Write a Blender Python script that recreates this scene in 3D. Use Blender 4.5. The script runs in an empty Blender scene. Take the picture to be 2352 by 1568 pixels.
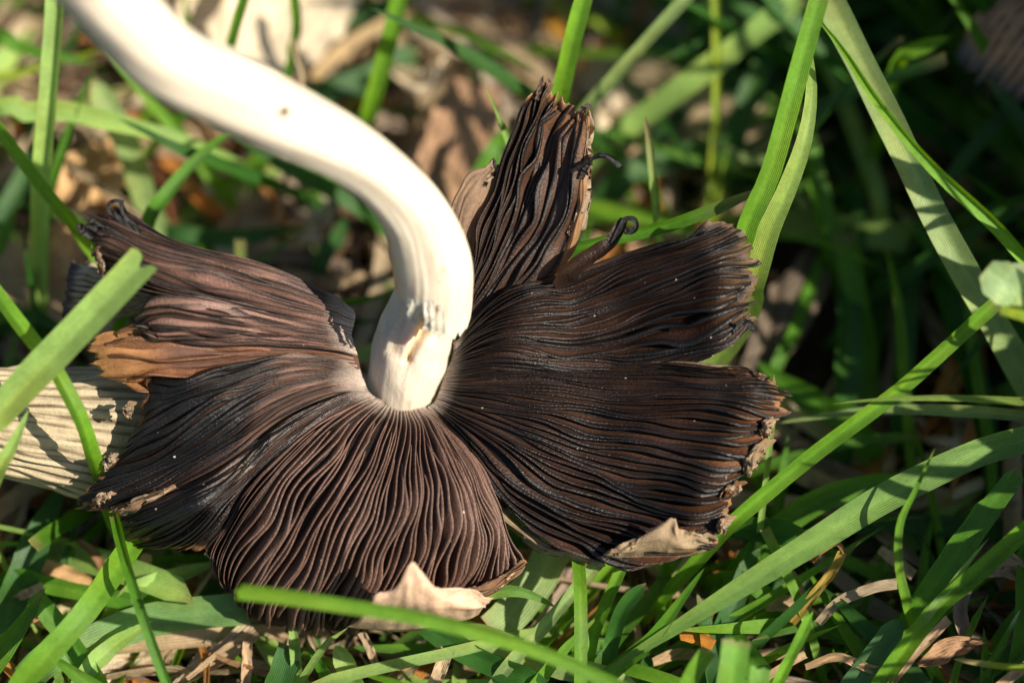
import bpy, math, random
import numpy as np
from mathutils import Vector, Matrix

random.seed(7)
rng = np.random.default_rng(11)
SC = bpy.context.scene
COL = SC.collection

# ------------------------------------------------------------------ camera
EL = math.radians(58)
cX = np.array([1.0, 0, 0])
cU = np.array([0, math.sin(EL), math.cos(EL)])
cN = np.array([0, -math.cos(EL), math.sin(EL)])          # towards the camera
DIST = 0.450
FOC = np.array([0, 0, 0.027])
LENS, SENS = 100.0, 22.7
CAM = FOC + cN * DIST
cam_d = bpy.data.cameras.new('camera')
cam = bpy.data.objects.new('camera', cam_d)
COL.objects.link(cam)
cam.matrix_world = Matrix(((cX[0], cU[0], cN[0], CAM[0]), (cX[1], cU[1], cN[1], CAM[1]),
                           (cX[2], cU[2], cN[2], CAM[2]), (0, 0, 0, 1)))
cam_d.lens = LENS
cam_d.sensor_width = SENS
cam_d.clip_start = 0.01
cam_d.clip_end = 50
cam_d.dof.use_dof = True
cam_d.dof.focus_distance = DIST
cam_d.dof.aperture_fstop = 5.6
SC.camera = cam

# ------------------------------------------------------------------ sky and sun
sun_cam = np.array([0.68, 0.10, 0.72])
sv = sun_cam[0] * cX + sun_cam[1] * cU + sun_cam[2] * cN
sv = sv / np.linalg.norm(sv)
W = bpy.data.worlds.new('World')
SC.world = W
W.use_nodes = True
nt = W.node_tree
bg = nt.nodes['Background']
sky = nt.nodes.new('ShaderNodeTexSky')
sky.sky_type = 'NISHITA'
sky.sun_disc = False
sky.sun_elevation = math.asin(sv[2])
sky.sun_rotation = math.atan2(sv[0], sv[1])
nt.links.new(sky.outputs[0], bg.inputs[0])
bg.inputs[1].default_value = 0.058
sl = bpy.data.lights.new('sun', 'SUN')
sl.energy = 4.6
sl.angle = math.radians(0.53)
sl.color = (1.0, 0.91, 0.76)
so = bpy.data.objects.new('sun', sl)
COL.objects.link(so)
so.rotation_euler = Vector(sv).to_track_quat('Z', 'Y').to_euler()
so.location = Vector(sv * 2)
SC.view_settings.view_transform = 'Standard'
SC.view_settings.look = 'None'
SC.view_settings.gamma = 1
SC.view_settings.exposure = 1.02
SC.view_settings.use_curve_mapping = False

# ------------------------------------------------------------------ where things stand
PXM = (SENS / LENS * DIST) / 2352.0          # metres per photo unit on the plane of focus


def pt(x, y, d, zmin=0.0006):
    """a point seen at (x, y) in the photo, d millimetres nearer than the plane of focus; never under the soil"""
    for _ in range(120):
        k = (DIST - d * 1e-3) / DIST
        p = FOC + cX * ((x - 1176) * PXM * k) + cU * ((784 - y) * PXM * k) + cN * (d * 1e-3)
        if p[2] >= zmin:
            return p
        d += 0.5
    return p


def ptz(x, y, z):
    """the point seen at (x, y) that lies z millimetres above the soil"""
    q = FOC + cX * ((x - 1176) * PXM) + cU * ((784 - y) * PXM)
    r = q - CAM
    t = (z * 1e-3 - CAM[2]) / r[2]
    return CAM + r * t


def project(P):
    r = P - CAM
    dep = -(r @ cN)
    return 1176 + (r @ cX) / dep * DIST / PXM, 784 - (r @ cU) / dep * DIST / PXM, (DIST - dep) * 1e3


def cr(P, t):
    """Catmull-Rom through the rows of P at t in 0..1"""
    P = np.asarray(P, float)
    n = len(P)
    if n == 2:
        return P[0] + (P[1] - P[0]) * np.asarray(t)[:, None]
    s = np.clip(np.asarray(t, float), 0, 1) * (n - 1)
    i = np.minimum(s.astype(int), n - 2)
    f = (s - i)[:, None]
    p1, p2 = P[i], P[i + 1]
    p0 = np.where((i > 0)[:, None], P[np.maximum(i - 1, 0)], 2 * p1 - p2)
    p3 = np.where((i < n - 2)[:, None], P[np.minimum(i + 2, n - 1)], 2 * p2 - p1)
    return 0.5 * ((2 * p1) + (p2 - p0) * f + (2 * p0 - 5 * p1 + 4 * p2 - p3) * f ** 2 + (3 * p1 - p0 - 3 * p2 + p3) * f ** 3)


def nz(x, y, seed=0):
    """smooth noise in about -1..1 from a handful of crossed waves"""
    r = np.random.default_rng(seed + 991)
    v = np.zeros(np.broadcast(x, y).shape)
    for k in range(6):
        a = r.uniform(0, 2 * math.pi)
        f = r.uniform(0.7, 1.7)
        v = v + np.sin(2 * math.pi * f * (np.cos(a) * x + np.sin(a) * y) + r.uniform(0, 6.28))
    return v / 3.2


def mesh(name, V, F, mat, cols=None, uvs=None, parent=None, smooth=True):
    me = bpy.data.meshes.new(name)
    me.from_pydata([tuple(v) for v in V] if not isinstance(V, np.ndarray) else V.tolist(), [],
                   F.tolist() if isinstance(F, np.ndarray) else F)
    if cols is not None:
        a = me.color_attributes.new('col', 'FLOAT_COLOR', 'POINT')
        c = np.ones((len(V), 4), np.float32)
        c[:, :3] = cols
        a.data.foreach_set('color', c.ravel())
    if uvs is not None:
        a = me.attributes.new('uvp', 'FLOAT_VECTOR', 'POINT')
        c = np.zeros((len(V), 3), np.float32)
        c[:, :2] = uvs
        a.data.foreach_set('vector', c.ravel())
    me.materials.append(mat)
    if smooth:
        me.polygons.foreach_set('use_smooth', np.ones(len(me.polygons), bool))
    me.update()
    o = bpy.data.objects.new(name, me)
    COL.objects.link(o)
    if parent:
        o.parent = parent
        o.matrix_parent_inverse = parent.matrix_world.inverted()
    return o


def tag(o, label=None, cat=None, group=None, kind=None):
    if label: o['label'] = label
    if cat: o['category'] = cat
    if group: o['group'] = group
    if kind: o['kind'] = kind
    return o


def empty(name, loc):
    o = bpy.data.objects.new(name, None)
    o.empty_display_size = 0.005
    o.location = Vector(loc)
    COL.objects.link(o)
    bpy.context.view_layer.update()
    return o


def grid_faces(nu, nv, base=0, closed=False):
    """faces of an nu x nv grid, index = i*nv + j; closed joins the last row to the first"""
    i = np.arange(nu if closed else nu - 1)
    j = np.arange(nv - 1)
    I, J = np.meshgrid(i, j, indexing='ij')
    I2 = (I + 1) % nu
    return (np.stack([I * nv + J, I2 * nv + J, I2 * nv + J + 1, I * nv + J + 1], -1).reshape(-1, 4) + base)


# ------------------------------------------------------------------ materials
def newmat(name):
    m = bpy.data.materials.new(name)
    m.use_nodes = True
    n = m.node_tree
    n.nodes.clear()
    return m, n, n.nodes, n.links


def attr(N, name):
    a = N.new('ShaderNodeAttribute')
    a.attribute_name = name
    return a


def math_n(N, L, op, a, b=None, c=None):
    m = N.new('ShaderNodeMath')
    m.operation = op
    for k, v in enumerate((a, b, c)):
        if v is None: continue
        if isinstance(v, (int, float)): m.inputs[k].default_value = v
        else: L.new(v, m.inputs[k])
    return m.outputs[0]


def scale_col(N, L, col, fac):
    v = N.new('ShaderNodeVectorMath')
    v.operation = 'SCALE'
    L.new(col, v.inputs[0])
    if isinstance(fac, (int, float)): v.inputs[3].default_value = fac
    else: L.new(fac, v.inputs[3])
    return v.outputs[0]


def noise(N, L, vec, scale, detail=3.0, rough=0.6):
    t = N.new('ShaderNodeTexNoise')
    t.inputs['Scale'].default_value = scale
    t.inputs['Detail'].default_value = detail
    t.inputs['Roughness'].default_value = rough
    if vec is not None: L.new(vec, t.inputs['Vector'])
    return t.outputs['Fac']


def remap(N, L, v, a, b, c, d):
    m = N.new('ShaderNodeMapRange')
    L.new(v, m.inputs[0])
    for k, x in enumerate((a, b, c, d)): m.inputs[k + 1].default_value = x
    return m.outputs[0]


def vec_scale(N, L, vec, s):
    m = N.new('ShaderNodeVectorMath')
    m.operation = 'MULTIPLY'
    L.new(vec, m.inputs[0])
    m.inputs[1].default_value = s
    return m.outputs[0]


def leaf_material(name, veins, trans, rough, spec, vein_dark=0.12, mottled=0.3, bump=0.00003):
    """thin leaf: colour from the mesh, lengthwise veins across its width, light passing through"""
    m, T, N, L = newmat(name)
    out = N.new('ShaderNodeOutputMaterial')
    col = attr(N, 'col').outputs['Color']
    uv = attr(N, 'uvp').outputs['Vector']
    sep = N.new('ShaderNodeSeparateXYZ')
    L.new(uv, sep.inputs[0])
    s = math_n(N, L, 'SINE', math_n(N, L, 'MULTIPLY', sep.outputs[0], veins * 2 * math.pi))
    geo = N.new('ShaderNodeTexCoord')
    n1 = noise(N, L, geo.outputs['Object'], 420, 4, 0.65)
    n2 = noise(N, L, geo.outputs['Object'], 2600, 2, 0.6)
    st = noise(N, L, vec_scale(N, L, uv, (14, 2.2, 1)), 3.0, 4, 0.7)
    f = math_n(N, L, 'ADD', remap(N, L, s, -1, 1, 1 - vein_dark * 0.5, 1 + vein_dark * 0.5),
               remap(N, L, n1, 0.3, 0.7, -mottled * 0.5, mottled * 0.5))
    f = math_n(N, L, 'ADD', f, remap(N, L, st, 0.3, 0.7, -0.16, 0.16))
    f = math_n(N, L, 'ADD', f, remap(N, L, n2, 0.3, 0.7, -0.08, 0.08))
    c = scale_col(N, L, col, f)
    vo = N.new('ShaderNodeTexVoronoi')
    vo.inputs['Scale'].default_value = 520
    L.new(geo.outputs['Object'], vo.inputs['Vector'])
    sc = N.new('ShaderNodeSeparateColor')
    L.new(vo.outputs['Color'], sc.inputs[0])
    spot = math_n(N, L, 'MULTIPLY', remap(N, L, math_n(N, L, 'ADD', vo.outputs['Distance'], math_n(N, L, 'MULTIPLY', n2, 0.15)), 0.24, 0.12, 0, 0.7), math_n(N, L, 'LESS_THAN', sc.outputs[0], 0.06))
    mix = N.new('ShaderNodeMix')
    mix.data_type = 'RGBA'
    L.new(spot, mix.inputs[0])
    L.new(c, mix.inputs[6])
    mix.inputs[7].default_value = (0.10, 0.065, 0.03, 1)
    c = mix.outputs[2]
    bp = N.new('ShaderNodeBump')
    bp.inputs['Strength'].default_value = 0.7
    bp.inputs['Distance'].default_value = bump
    hgt = math_n(N, L, 'ADD', math_n(N, L, 'MULTIPLY', s, 0.6), math_n(N, L, 'ADD', n2, math_n(N, L, 'MULTIPLY', st, 1.2)))
    L.new(hgt, bp.inputs['Height'])
    p = N.new('ShaderNodeBsdfPrincipled')
    L.new(c, p.inputs['Base Color'])
    L.new(remap(N, L, n1, 0.3, 0.7, rough - 0.08, rough + 0.1), p.inputs['Roughness'])
    p.inputs['Specular IOR Level'].default_value = spec
    L.new(bp.outputs[0], p.inputs['Normal'])
    tr = N.new('ShaderNodeBsdfTranslucent')
    hs = N.new('ShaderNodeHueSaturation')
    hs.inputs['Hue'].default_value = 0.487
    hs.inputs['Saturation'].default_value = 1.12
    hs.inputs['Value'].default_value = 1.45
    L.new(c, hs.inputs['Color'])
    L.new(hs.outputs[0], tr.inputs['Color'])
    L.new(bp.outputs[0], tr.inputs['Normal'])
    mx = N.new('ShaderNodeMixShader')
    mx.inputs[0].default_value = trans
    L.new(p.outputs[0], mx.inputs[1])
    L.new(tr.outputs[0], mx.inputs[2])
    L.new(mx.outputs[0], out.inputs[0])
    return m


M_GRASS = leaf_material('grass_leaf', 13, 0.48, 0.42, 0.38)
M_DRY = leaf_material('dry_leaf', 8, 0.25, 0.55, 0.3, vein_dark=0.2, mottled=0.45, bump=0.00006)
M_FLAP = leaf_material('curled_skin', 7, 0.34, 0.55, 0.25, vein_dark=0.12, mottled=0.5, bump=0.00009)
M_SKIN = leaf_material('cap_skin', 10, 0.30, 0.5, 0.35, vein_dark=0.25, mottled=0.55, bump=0.00015)


def gill_material(name='gill', r0=0.26, r1=0.5, spec=0.36):
    m, T, N, L = newmat(name)
    out = N.new('ShaderNodeOutputMaterial')
    col = attr(N, 'col').outputs['Color']
    uv = attr(N, 'uvp').outputs['Vector']
    geo = N.new('ShaderNodeTexCoord')
    n1 = noise(N, L, geo.outputs['Object'], 260, 4, 0.6)
    n2 = noise(N, L, geo.outputs['Object'], 3800, 2, 0.6)
    fib = noise(N, L, vec_scale(N, L, uv, (5, 22, 1)), 1.0, 4, 0.7)
    f = math_n(N, L, 'ADD', remap(N, L, n1, 0.3, 0.7, 0.7, 1.25), remap(N, L, n2, 0.3, 0.7, -0.18, 0.18))
    f = math_n(N, L, 'ADD', f, remap(N, L, fib, 0.3, 0.7, -0.22, 0.22))
    c = scale_col(N, L, col, f)
    # scattered pale spores
    vo = N.new('ShaderNodeTexVoronoi')
    vo.inputs['Scale'].default_value = 620
    L.new(geo.outputs['Object'], vo.inputs['Vector'])
    dot = remap(N, L, vo.outputs['Distance'], 0.10, 0.05, 0, 1)
    sc = N.new('ShaderNodeSeparateColor')
    L.new(vo.outputs['Color'], sc.inputs[0])
    dot = math_n(N, L, 'MULTIPLY', dot, math_n(N, L, 'LESS_THAN', sc.outputs[0], 0.24))
    mix = N.new('ShaderNodeMix')
    mix.data_type = 'RGBA'
    L.new(dot, mix.inputs[0])
    L.new(c, mix.inputs[6])
    mix.inputs[7].default_value = (0.55, 0.47, 0.42, 1)
    bp = N.new('ShaderNodeBump')
    bp.inputs['Strength'].default_value = 0.8
    bp.inputs['Distance'].default_value = 0.00012
    L.new(math_n(N, L, 'ADD', math_n(N, L, 'ADD', n2, math_n(N, L, 'MULTIPLY', fib, 0.8)), dot), bp.inputs['Height'])
    p = N.new('ShaderNodeBsdfPrincipled')
    L.new(mix.outputs[2], p.inputs['Base Color'])
    L.new(remap(N, L, n1, 0.3, 0.7, r0, r1), p.inputs['Roughness'])
    p.inputs['Specular IOR Level'].default_value = spec
    L.new(bp.outputs[0], p.inputs['Normal'])
    tr = N.new('ShaderNodeBsdfTranslucent')
    L.new(scale_col(N, L, c, 1.3), tr.inputs['Color'])
    mx = N.new('ShaderNodeMixShader')
    mx.inputs[0].default_value = 0.10
    L.new(p.outputs[0], mx.inputs[1])
    L.new(tr.outputs[0], mx.inputs[2])
    L.new(mx.outputs[0], out.inputs[0])
    return m


M_GILL = gill_material()
M_WET = gill_material('wet_gill', 0.20, 0.40, 0.55)


def stem_material():
    m, T, N, L = newmat('stem_flesh')
    out = N.new('ShaderNodeOutputMaterial')
    col = attr(N, 'col').outputs['Color']
    uv = attr(N, 'uvp').outputs['Vector']
    geo = N.new('ShaderNodeTexCoord')
    fib = noise(N, L, vec_scale(N, L, uv, (26, 2.0, 1)), 2.0, 5, 0.7)
    n1 = noise(N, L, geo.outputs['Object'], 240, 4, 0.6)
    n2 = noise(N, L, geo.outputs['Object'], 3000, 2, 0.5)
    f = math_n(N, L, 'ADD', remap(N, L, fib, 0.3, 0.7, 0.9, 1.06), remap(N, L, n1, 0.3, 0.7, -0.07, 0.05))
    c = scale_col(N, L, col, f)
    vo = N.new('ShaderNodeTexVoronoi')
    vo.inputs['Scale'].default_value = 260
    L.new(geo.outputs['Object'], vo.inputs['Vector'])
    sc = N.new('ShaderNodeSeparateColor')
    L.new(vo.outputs['Color'], sc.inputs[0])
    spot = math_n(N, L, 'MULTIPLY', remap(N, L, math_n(N, L, 'ADD', vo.outputs['Distance'], math_n(N, L, 'MULTIPLY', n2, 0.12)), 0.22, 0.12, 0, 0.75), math_n(N, L, 'LESS_THAN', sc.outputs[0], 0.10))
    stain = remap(N, L, noise(N, L, vec_scale(N, L, uv, (9, 1.6, 1)), 1.0, 5, 0.75), 0.56, 0.78, 0, 0.42)
    mix = N.new('ShaderNodeMix')
    mix.data_type = 'RGBA'
    L.new(math_n(N, L, 'MAXIMUM', spot, stain), mix.inputs[0])
    L.new(c, mix.inputs[6])
    mix.inputs[7].default_value = (0.40, 0.26, 0.14, 1)
    c = mix.outputs[2]
    bp = N.new('ShaderNodeBump')
    bp.inputs['Strength'].default_value = 0.8
    bp.inputs['Distance'].default_value = 0.00011
    L.new(math_n(N, L, 'ADD', fib, math_n(N, L, 'MULTIPLY', n2, 0.5)), bp.inputs['Height'])
    p = N.new('ShaderNodeBsdfPrincipled')
    L.new(c, p.inputs['Base Color'])
    p.inputs['Roughness'].default_value = 0.42
    p.inputs['Specular IOR Level'].default_value = 0.4
    p.inputs['Subsurface Weight'].default_value = 0.6
    p.inputs['Subsurface Radius'].default_value = (1.0, 0.55, 0.3)
    p.inputs['Subsurface Scale'].default_value = 0.0018
    L.new(bp.outputs[0], p.inputs['Normal'])
    L.new(p.outputs[0], out.inputs[0])
    return m


M_STEM = stem_material()


def pleat_material():
    m, T, N, L = newmat('pleated_skin')
    out = N.new('ShaderNodeOutputMaterial')
    col = attr(N, 'col').outputs['Color']
    uv = attr(N, 'uvp').outputs['Vector']
    geo = N.new('ShaderNodeTexCoord')
    n1 = noise(N, L, geo.outputs['Object'], 330, 5, 0.65)
    n2 = noise(N, L, geo.outputs['Object'], 2400, 3, 0.6)
    f = math_n(N, L, 'ADD', remap(N, L, n1, 0.3, 0.7, 0.85, 1.14), remap(N, L, n2, 0.3, 0.7, -0.1, 0.1))
    c = scale_col(N, L, col, f)
    bp = N.new('ShaderNodeBump')
    bp.inputs['Strength'].default_value = 0.8
    bp.inputs['Distance'].default_value = 0.00013
    L.new(math_n(N, L, 'ADD', n2, n1), bp.inputs['Height'])
    p = N.new('ShaderNodeBsdfPrincipled')
    L.new(c, p.inputs['Base Color'])
    p.inputs['Roughness'].default_value = 0.62
    p.inputs['Specular IOR Level'].default_value = 0.25
    L.new(bp.outputs[0], p.inputs['Normal'])
    L.new(p.outputs[0], out.inputs[0])
    return m


M_PLEAT = pleat_material()


def soil_material():
    m, T, N, L = newmat('soil')
    out = N.new('ShaderNodeOutputMaterial')
    geo = N.new('ShaderNodeTexCoord')
    n1 = noise(N, L, geo.outputs['Object'], 90, 6, 0.7)
    n2 = noise(N, L, geo.outputs['Object'], 900, 4, 0.7)
    r = N.new('ShaderNodeValToRGB')
    r.color_ramp.elements[0].position = 0.3
    r.color_ramp.elements[0].color = (0.012, 0.009, 0.006, 1)
    r.color_ramp.elements[1].position = 0.75
    r.color_ramp.elements[1].color = (0.06, 0.042, 0.027, 1)
    L.new(n1, r.inputs[0])
    c = scale_col(N, L, r.outputs[0], remap(N, L, n2, 0.3, 0.7, 0.6, 1.5))
    bp = N.new('ShaderNodeBump')
    bp.inputs['Distance'].default_value = 0.0015
    L.new(math_n(N, L, 'ADD', n1, math_n(N, L, 'MULTIPLY', n2, 0.4)), bp.inputs['Height'])
    p = N.new('ShaderNodeBsdfPrincipled')
    L.new(c, p.inputs['Base Color'])
    p.inputs['Roughness'].default_value = 0.95
    p.inputs['Specular IOR Level'].default_value = 0.1
    L.new(bp.outputs[0], p.inputs['Normal'])
    L.new(p.outputs[0], out.inputs[0])
    return m


M_SOIL = soil_material()

# ------------------------------------------------------------------ ground
gx = np.concatenate([[-3, -1, -0.4], np.linspace(-0.2, 0.2, 90), [0.4, 1, 3]])
gy = np.concatenate([[-3, -1, -0.4], np.linspace(-0.16, 0.24, 90), [0.5, 1, 3]])
GX, GY = np.meshgrid(gx, gy, indexing='ij')
GZ = -0.0012 + 0.0012 * nz(GX * 30, GY * 30, 1) + 0.0006 * nz(GX * 120, GY * 120, 2)
gv = np.stack([GX, GY, GZ], -1).reshape(-1, 3)
tag(mesh('ground', gv, grid_faces(len(gx), len(gy)), M_SOIL), 'dark moist soil under the lawn', None, None, 'structure')

# ------------------------------------------------------------------ ribbons (blades, straws, leaves)
VIVID = (0.13, 0.295, 0.022)
MID = (0.08, 0.215, 0.018)
DEEP = (0.035, 0.12, 0.018)
PALE = (0.27, 0.43, 0.11)
SAGE = (0.26, 0.37, 0.13)
TEAL = (0.042, 0.125, 0.032)
LIME = (0.25, 0.36, 0.03)
TAN = (0.40, 0.285, 0.165)
STRAW = (0.47, 0.36, 0.225)
GREYTAN = (0.25, 0.19, 0.14)
BROWN = (0.11, 0.058, 0.03)
ORANGE = (0.42, 0.16, 0.02)
CREAM = (0.64, 0.53, 0.37)


def ribbon(path, width, color, tip='point', fold=0.18, roll=0.0, twist=0.0, n=34, m=7, taper=0.3, root=0.75,
           tipcol=None, basecol=None, crumple=0.0, seed=0, curl=0.0, ends=None, midrib=0.16, faceN=None, profile=None):
    """a grass-like strip along world points, root first; returns vertices, faces, colours, uv"""
    t = np.linspace(0, 1, 160)
    C = cr(path, t)
    seg = np.concatenate([[0], np.cumsum(np.linalg.norm(np.diff(C, axis=0), axis=1))])
    total = seg[-1]
    u = np.linspace(-1, 1, m)
    if ends is not None: tip = 'cut'
    if ends is None:
        ends = np.ones(m)
        if tip == 'cut': ends = 1 - 0.012 * np.abs(nz(u * 2, u * 0 + seed, seed))
    else:
        ends = np.interp(u, np.linspace(-1, 1, len(ends)), ends)
    v = np.linspace(0, 1, n)
    S = v[None, :] * ends[:, None]                        # m x n
    P = np.stack([np.interp(S * total, seg, C[:, k]) for k in range(3)], -1)
    eps = total * 0.012
    P2 = np.stack([np.interp(np.clip(S * total + eps, 0, total), seg, C[:, k]) for k in range(3)], -1)
    P1 = np.stack([np.interp(np.clip(S * total - eps, 0, total), seg, C[:, k]) for k in range(3)], -1)
    Tn = P2 - P1
    Tn /= np.linalg.norm(Tn, axis=-1, keepdims=True) + 1e-12
    face = np.asarray(cN if faceN is None else faceN, float)
    side = np.cross(Tn, np.broadcast_to(face, Tn.shape))
    side /= np.linalg.norm(side, axis=-1, keepdims=True) + 1e-12
    nrm = np.cross(side, Tn)
    ang = math.radians(roll) + math.radians(twist) * (S - 0.5)
    ca, sa = np.cos(ang)[..., None], np.sin(ang)[..., None]
    side, nrm = side * ca + nrm * sa, nrm * ca - side * sa
    if profile is not None:
        prof = np.interp(S, np.linspace(0, 1, len(profile)), profile)
    else:
        prof = root + (1 - root) * np.clip(S / 0.35, 0, 1)
        if tip == 'point': prof = prof * np.clip((1 - S) / taper, 0, 1) ** 0.62
        elif tip == 'boat': prof = prof * np.clip((1 - S) / 0.09, 0, 1) ** 0.5
        elif tip == 'round': prof = prof * np.clip((1 - S) / 0.05, 0, 1) ** 0.5
    ww = width * prof
    ww = ww * (1 + 0.05 * nz(S * 5, S * 0 + seed, seed))
    off = u[:, None]
    P = P + side * (off * ww * 0.5)[..., None] + nrm * ((np.abs(off) ** 1.3 * fold) * ww - curl * off ** 2 * ww)[..., None]
    if crumple:
        P = P + nrm * (crumple * nz(S * total * 120 + off * 0.6, off * 1.1 + S * 3, seed))[..., None] \
              + side * (0.4 * crumple * nz(S * total * 150, S * 0 + 3, seed + 5))[..., None]
    P[..., 2] = np.maximum(P[..., 2], 0.0002)
    c = np.array(color, float)
    cc = np.broadcast_to(c, P.shape).copy()
    k = 1 + 0.14 * nz(S * 3, off * 0.4 + S * 0, seed + 3)
    cc = cc * k[..., None]
    if c[1] > c[0] * 1.15:                                # green blades: yellower patches and a drying tip
        yl = np.clip(0.5 * nz(S * 2.2, off * 0.3 + S * 0, seed + 8), 0, 0.5)[..., None]
        cc = cc * (1 - yl) + cc * np.array((1.5, 1.12, 0.8)) * yl
        if tipcol is None and (seed * 7) % 5 < 3:
            w = (np.clip((S - 0.965) / 0.03, 0, 1) * 0.8)[..., None]
            cc = cc * (1 - w) + np.array((0.26, 0.19, 0.09)) * w
    if midrib: cc = cc * (1 + midrib * np.exp(-(off / 0.14) ** 2) * np.ones_like(S))[..., None]
    if tipcol is not None:
        w = np.clip((S - 0.86) / 0.12, 0, 1)[..., None]
        cc = cc * (1 - w) + np.array(tipcol) * w
    if basecol is not None:
        w = np.clip((0.3 - S) / 0.3, 0, 1)[..., None]
        cc = cc * (1 - w) + np.array(basecol) * w
    uv = np.stack([np.broadcast_to((off + 1) / 2, S.shape), S * total / max(width, 1e-6) * 0.2 + seed * 0.37], -1)
    return P.reshape(-1, 3), grid_faces(m, n), cc.reshape(-1, 3), uv.reshape(-1, 2)


_seed = [0]
GRASS = 'grass blades of the lawn round the mushrooms'
DEAD = 'dead leaves and straws in the lawn'


def blade(pts, w, color, label, name='grass_blade', cat='grass blade', group=GRASS, mat=None, rooted=True, lift=0.0075, **kw):
    """pts root first: photo x, photo y, millimetres in front of (+) or behind (-) the plane of focus"""
    _seed[0] += 1
    path = [pt(*p, zmin=lift) for p in pts]
    dep = np.mean([p[2] for p in pts])
    wid = w * PXM * (DIST - dep * 1e-3) / DIST
    if rooted and path[0][2] > 0.002:
        h = path[0][:2] - path[1][:2]
        h = h / (np.linalg.norm(h) + 1e-9)
        z = path[0][2]
        q = path[0].copy()
        q[:2] += h * z * 0.75
        q[2] = 0.0003
        path = [q] + path
    V, F, C, U = ribbon(path, wid, color, seed=_seed[0], **kw)
    o = mesh(name, V, F, mat or M_GRASS, C, U)
    # the object's origin at its root
    r = Vector(path[0])
    o.data.transform(Matrix.Translation(-r))
    o.location = r
    return tag(o, label, cat, group)


def dead(pts, w, color, label, name='dry_straw', cat='straw', **kw):
    kw.setdefault('rooted', False)
    kw.setdefault('lift', 0.0062)
    kw.setdefault('crumple', 0.0002)
    kw.setdefault('tip', 'cut')
    kw.setdefault('midrib', 0.0)
    if name == 'dry_straw': w *= 0.78
    if name == 'dead_leaf': kw['lift'] = 0.007 if 'in shade' in label else 0.011
    return blade(pts, w, color, label, name=name, cat=cat, group=DEAD, mat=M_DRY, **kw)


# ------------------------------------------------------------------ the big ink cap
MUSH = empty('ink_cap_mushroom', pt(922, 930, -12))
tag(MUSH, 'large torn ink cap mushroom lying upside down with black gills and bent white stem', 'mushroom', 'ink cap mushrooms in the lawn')


class Lobe:
    def __init__(self, guides, wob=0.35, seed=0, amp=6):
        self.amp = amp
        K = 11
        G = []
        for g in guides:
            g = np.array(g, float)
            t = np.linspace(0, 1, 80)
            C = cr(g, t)
            seg = np.concatenate([[0], np.cumsum(np.linalg.norm(np.diff(C[:, :2], axis=0), axis=1))])
            s = np.linspace(0, seg[-1], K)
            G.append(np.stack([np.interp(s, seg, C[:, k]) for k in range(3)], -1))
        self.G = np.array(G)
        self.wob, self.seed = wob, seed

    def px(self, u, v):
        u = np.atleast_1d(np.asarray(u, float)).ravel()
        v = np.atleast_1d(np.asarray(v, float)).ravel()
        g, K = self.G.shape[:2]
        vv = np.clip(v, 0, 1)
        s = vv * (K - 1)
        i = np.minimum(s.astype(int), K - 2)
        f = (s - i)[:, None]

        def along(a):                                        # a: guide index per sample
            A = self.G[a]
            r = np.arange(len(v))
            p1, p2 = A[r, i], A[r, i + 1]
            p0 = np.where((i > 0)[:, None], A[r, np.maximum(i - 1, 0)], 2 * p1 - p2)
            p3 = np.where((i < K - 2)[:, None], A[r, np.minimum(i + 2, K - 1)], 2 * p2 - p1)
            return 0.5 * (2 * p1 + (p2 - p0) * f + (2 * p0 - 5 * p1 + 4 * p2 - p3) * f ** 2 + (3 * p1 - p0 - 3 * p2 + p3) * f ** 3)
        su = np.clip(u, 0, 1) * (g - 1)
        j = np.minimum(su.astype(int), g - 2)
        h = (su - j)[:, None]
        q1, q2 = along(j), along(j + 1)
        q0 = np.where((j > 0)[:, None], along(np.maximum(j - 1, 0)), 2 * q1 - q2)
        q3 = np.where((j < g - 2)[:, None], along(np.minimum(j + 2, g - 1)), 2 * q2 - q1)
        q = 0.5 * (2 * q1 + (q2 - q0) * h + (2 * q0 - 5 * q1 + 4 * q2 - q3) * h ** 2 + (3 * q1 - q0 - 3 * q2 + q3) * h ** 3)
        # past the end: carry on straight
        ex = np.clip(v - 1, 0, 1)[:, None]
        if np.any(ex > 0):
            A = self.G
            dirs = (A[:, -1] - A[:, -3]) * (K - 1) / 2
            q = q + ex * ((1 - h) * dirs[j] + h * dirs[j + 1])
        a = np.clip(v * 2.2, 0, 1) * (0.35 + 0.65 * v)
        q[:, 0] += self.amp * a * nz(u * 2.6, v * 2.4, self.seed)
        q[:, 1] += self.amp * a * nz(u * 2.6, v * 2.4, self.seed + 1)
        q[:, 2] += self.wob * a * nz(u * 3.4, v * 1.6, self.seed + 2)
        return q

    def __call__(self, u, v):
        q = self.px(u, v)
        k = (DIST - q[:, 2] * 1e-3) / DIST
        P = FOC + np.outer((q[:, 0] - 1176) * PXM * k, cX) + np.outer((784 - q[:, 1]) * PXM * k, cU) + np.outer(q[:, 2] * 1e-3, cN)
        P[:, 2] = np.maximum(P[:, 2], 0.0006)
        return P

    def normal(self, u, v):
        e = 0.02
        uu, vv = np.asarray(u, float), np.asarray(v, float)
        a = self(np.clip(uu + e, 0, 1), vv) - self(np.clip(uu - e, 0, 1), vv)
        b = self(uu, np.clip(vv + e, 0, 1)) - self(uu, np.clip(vv - e, 0, 1))
        n = np.cross(a, b)
        n /= np.linalg.norm(n, axis=1, keepdims=True) + 1e-12
        s = np.sign(n @ cN)
        s[s == 0] = 1
        return n * s[:, None], a / (np.linalg.norm(a, axis=1, keepdims=True) + 1e-12), np.linalg.norm(a, axis=1)


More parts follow.
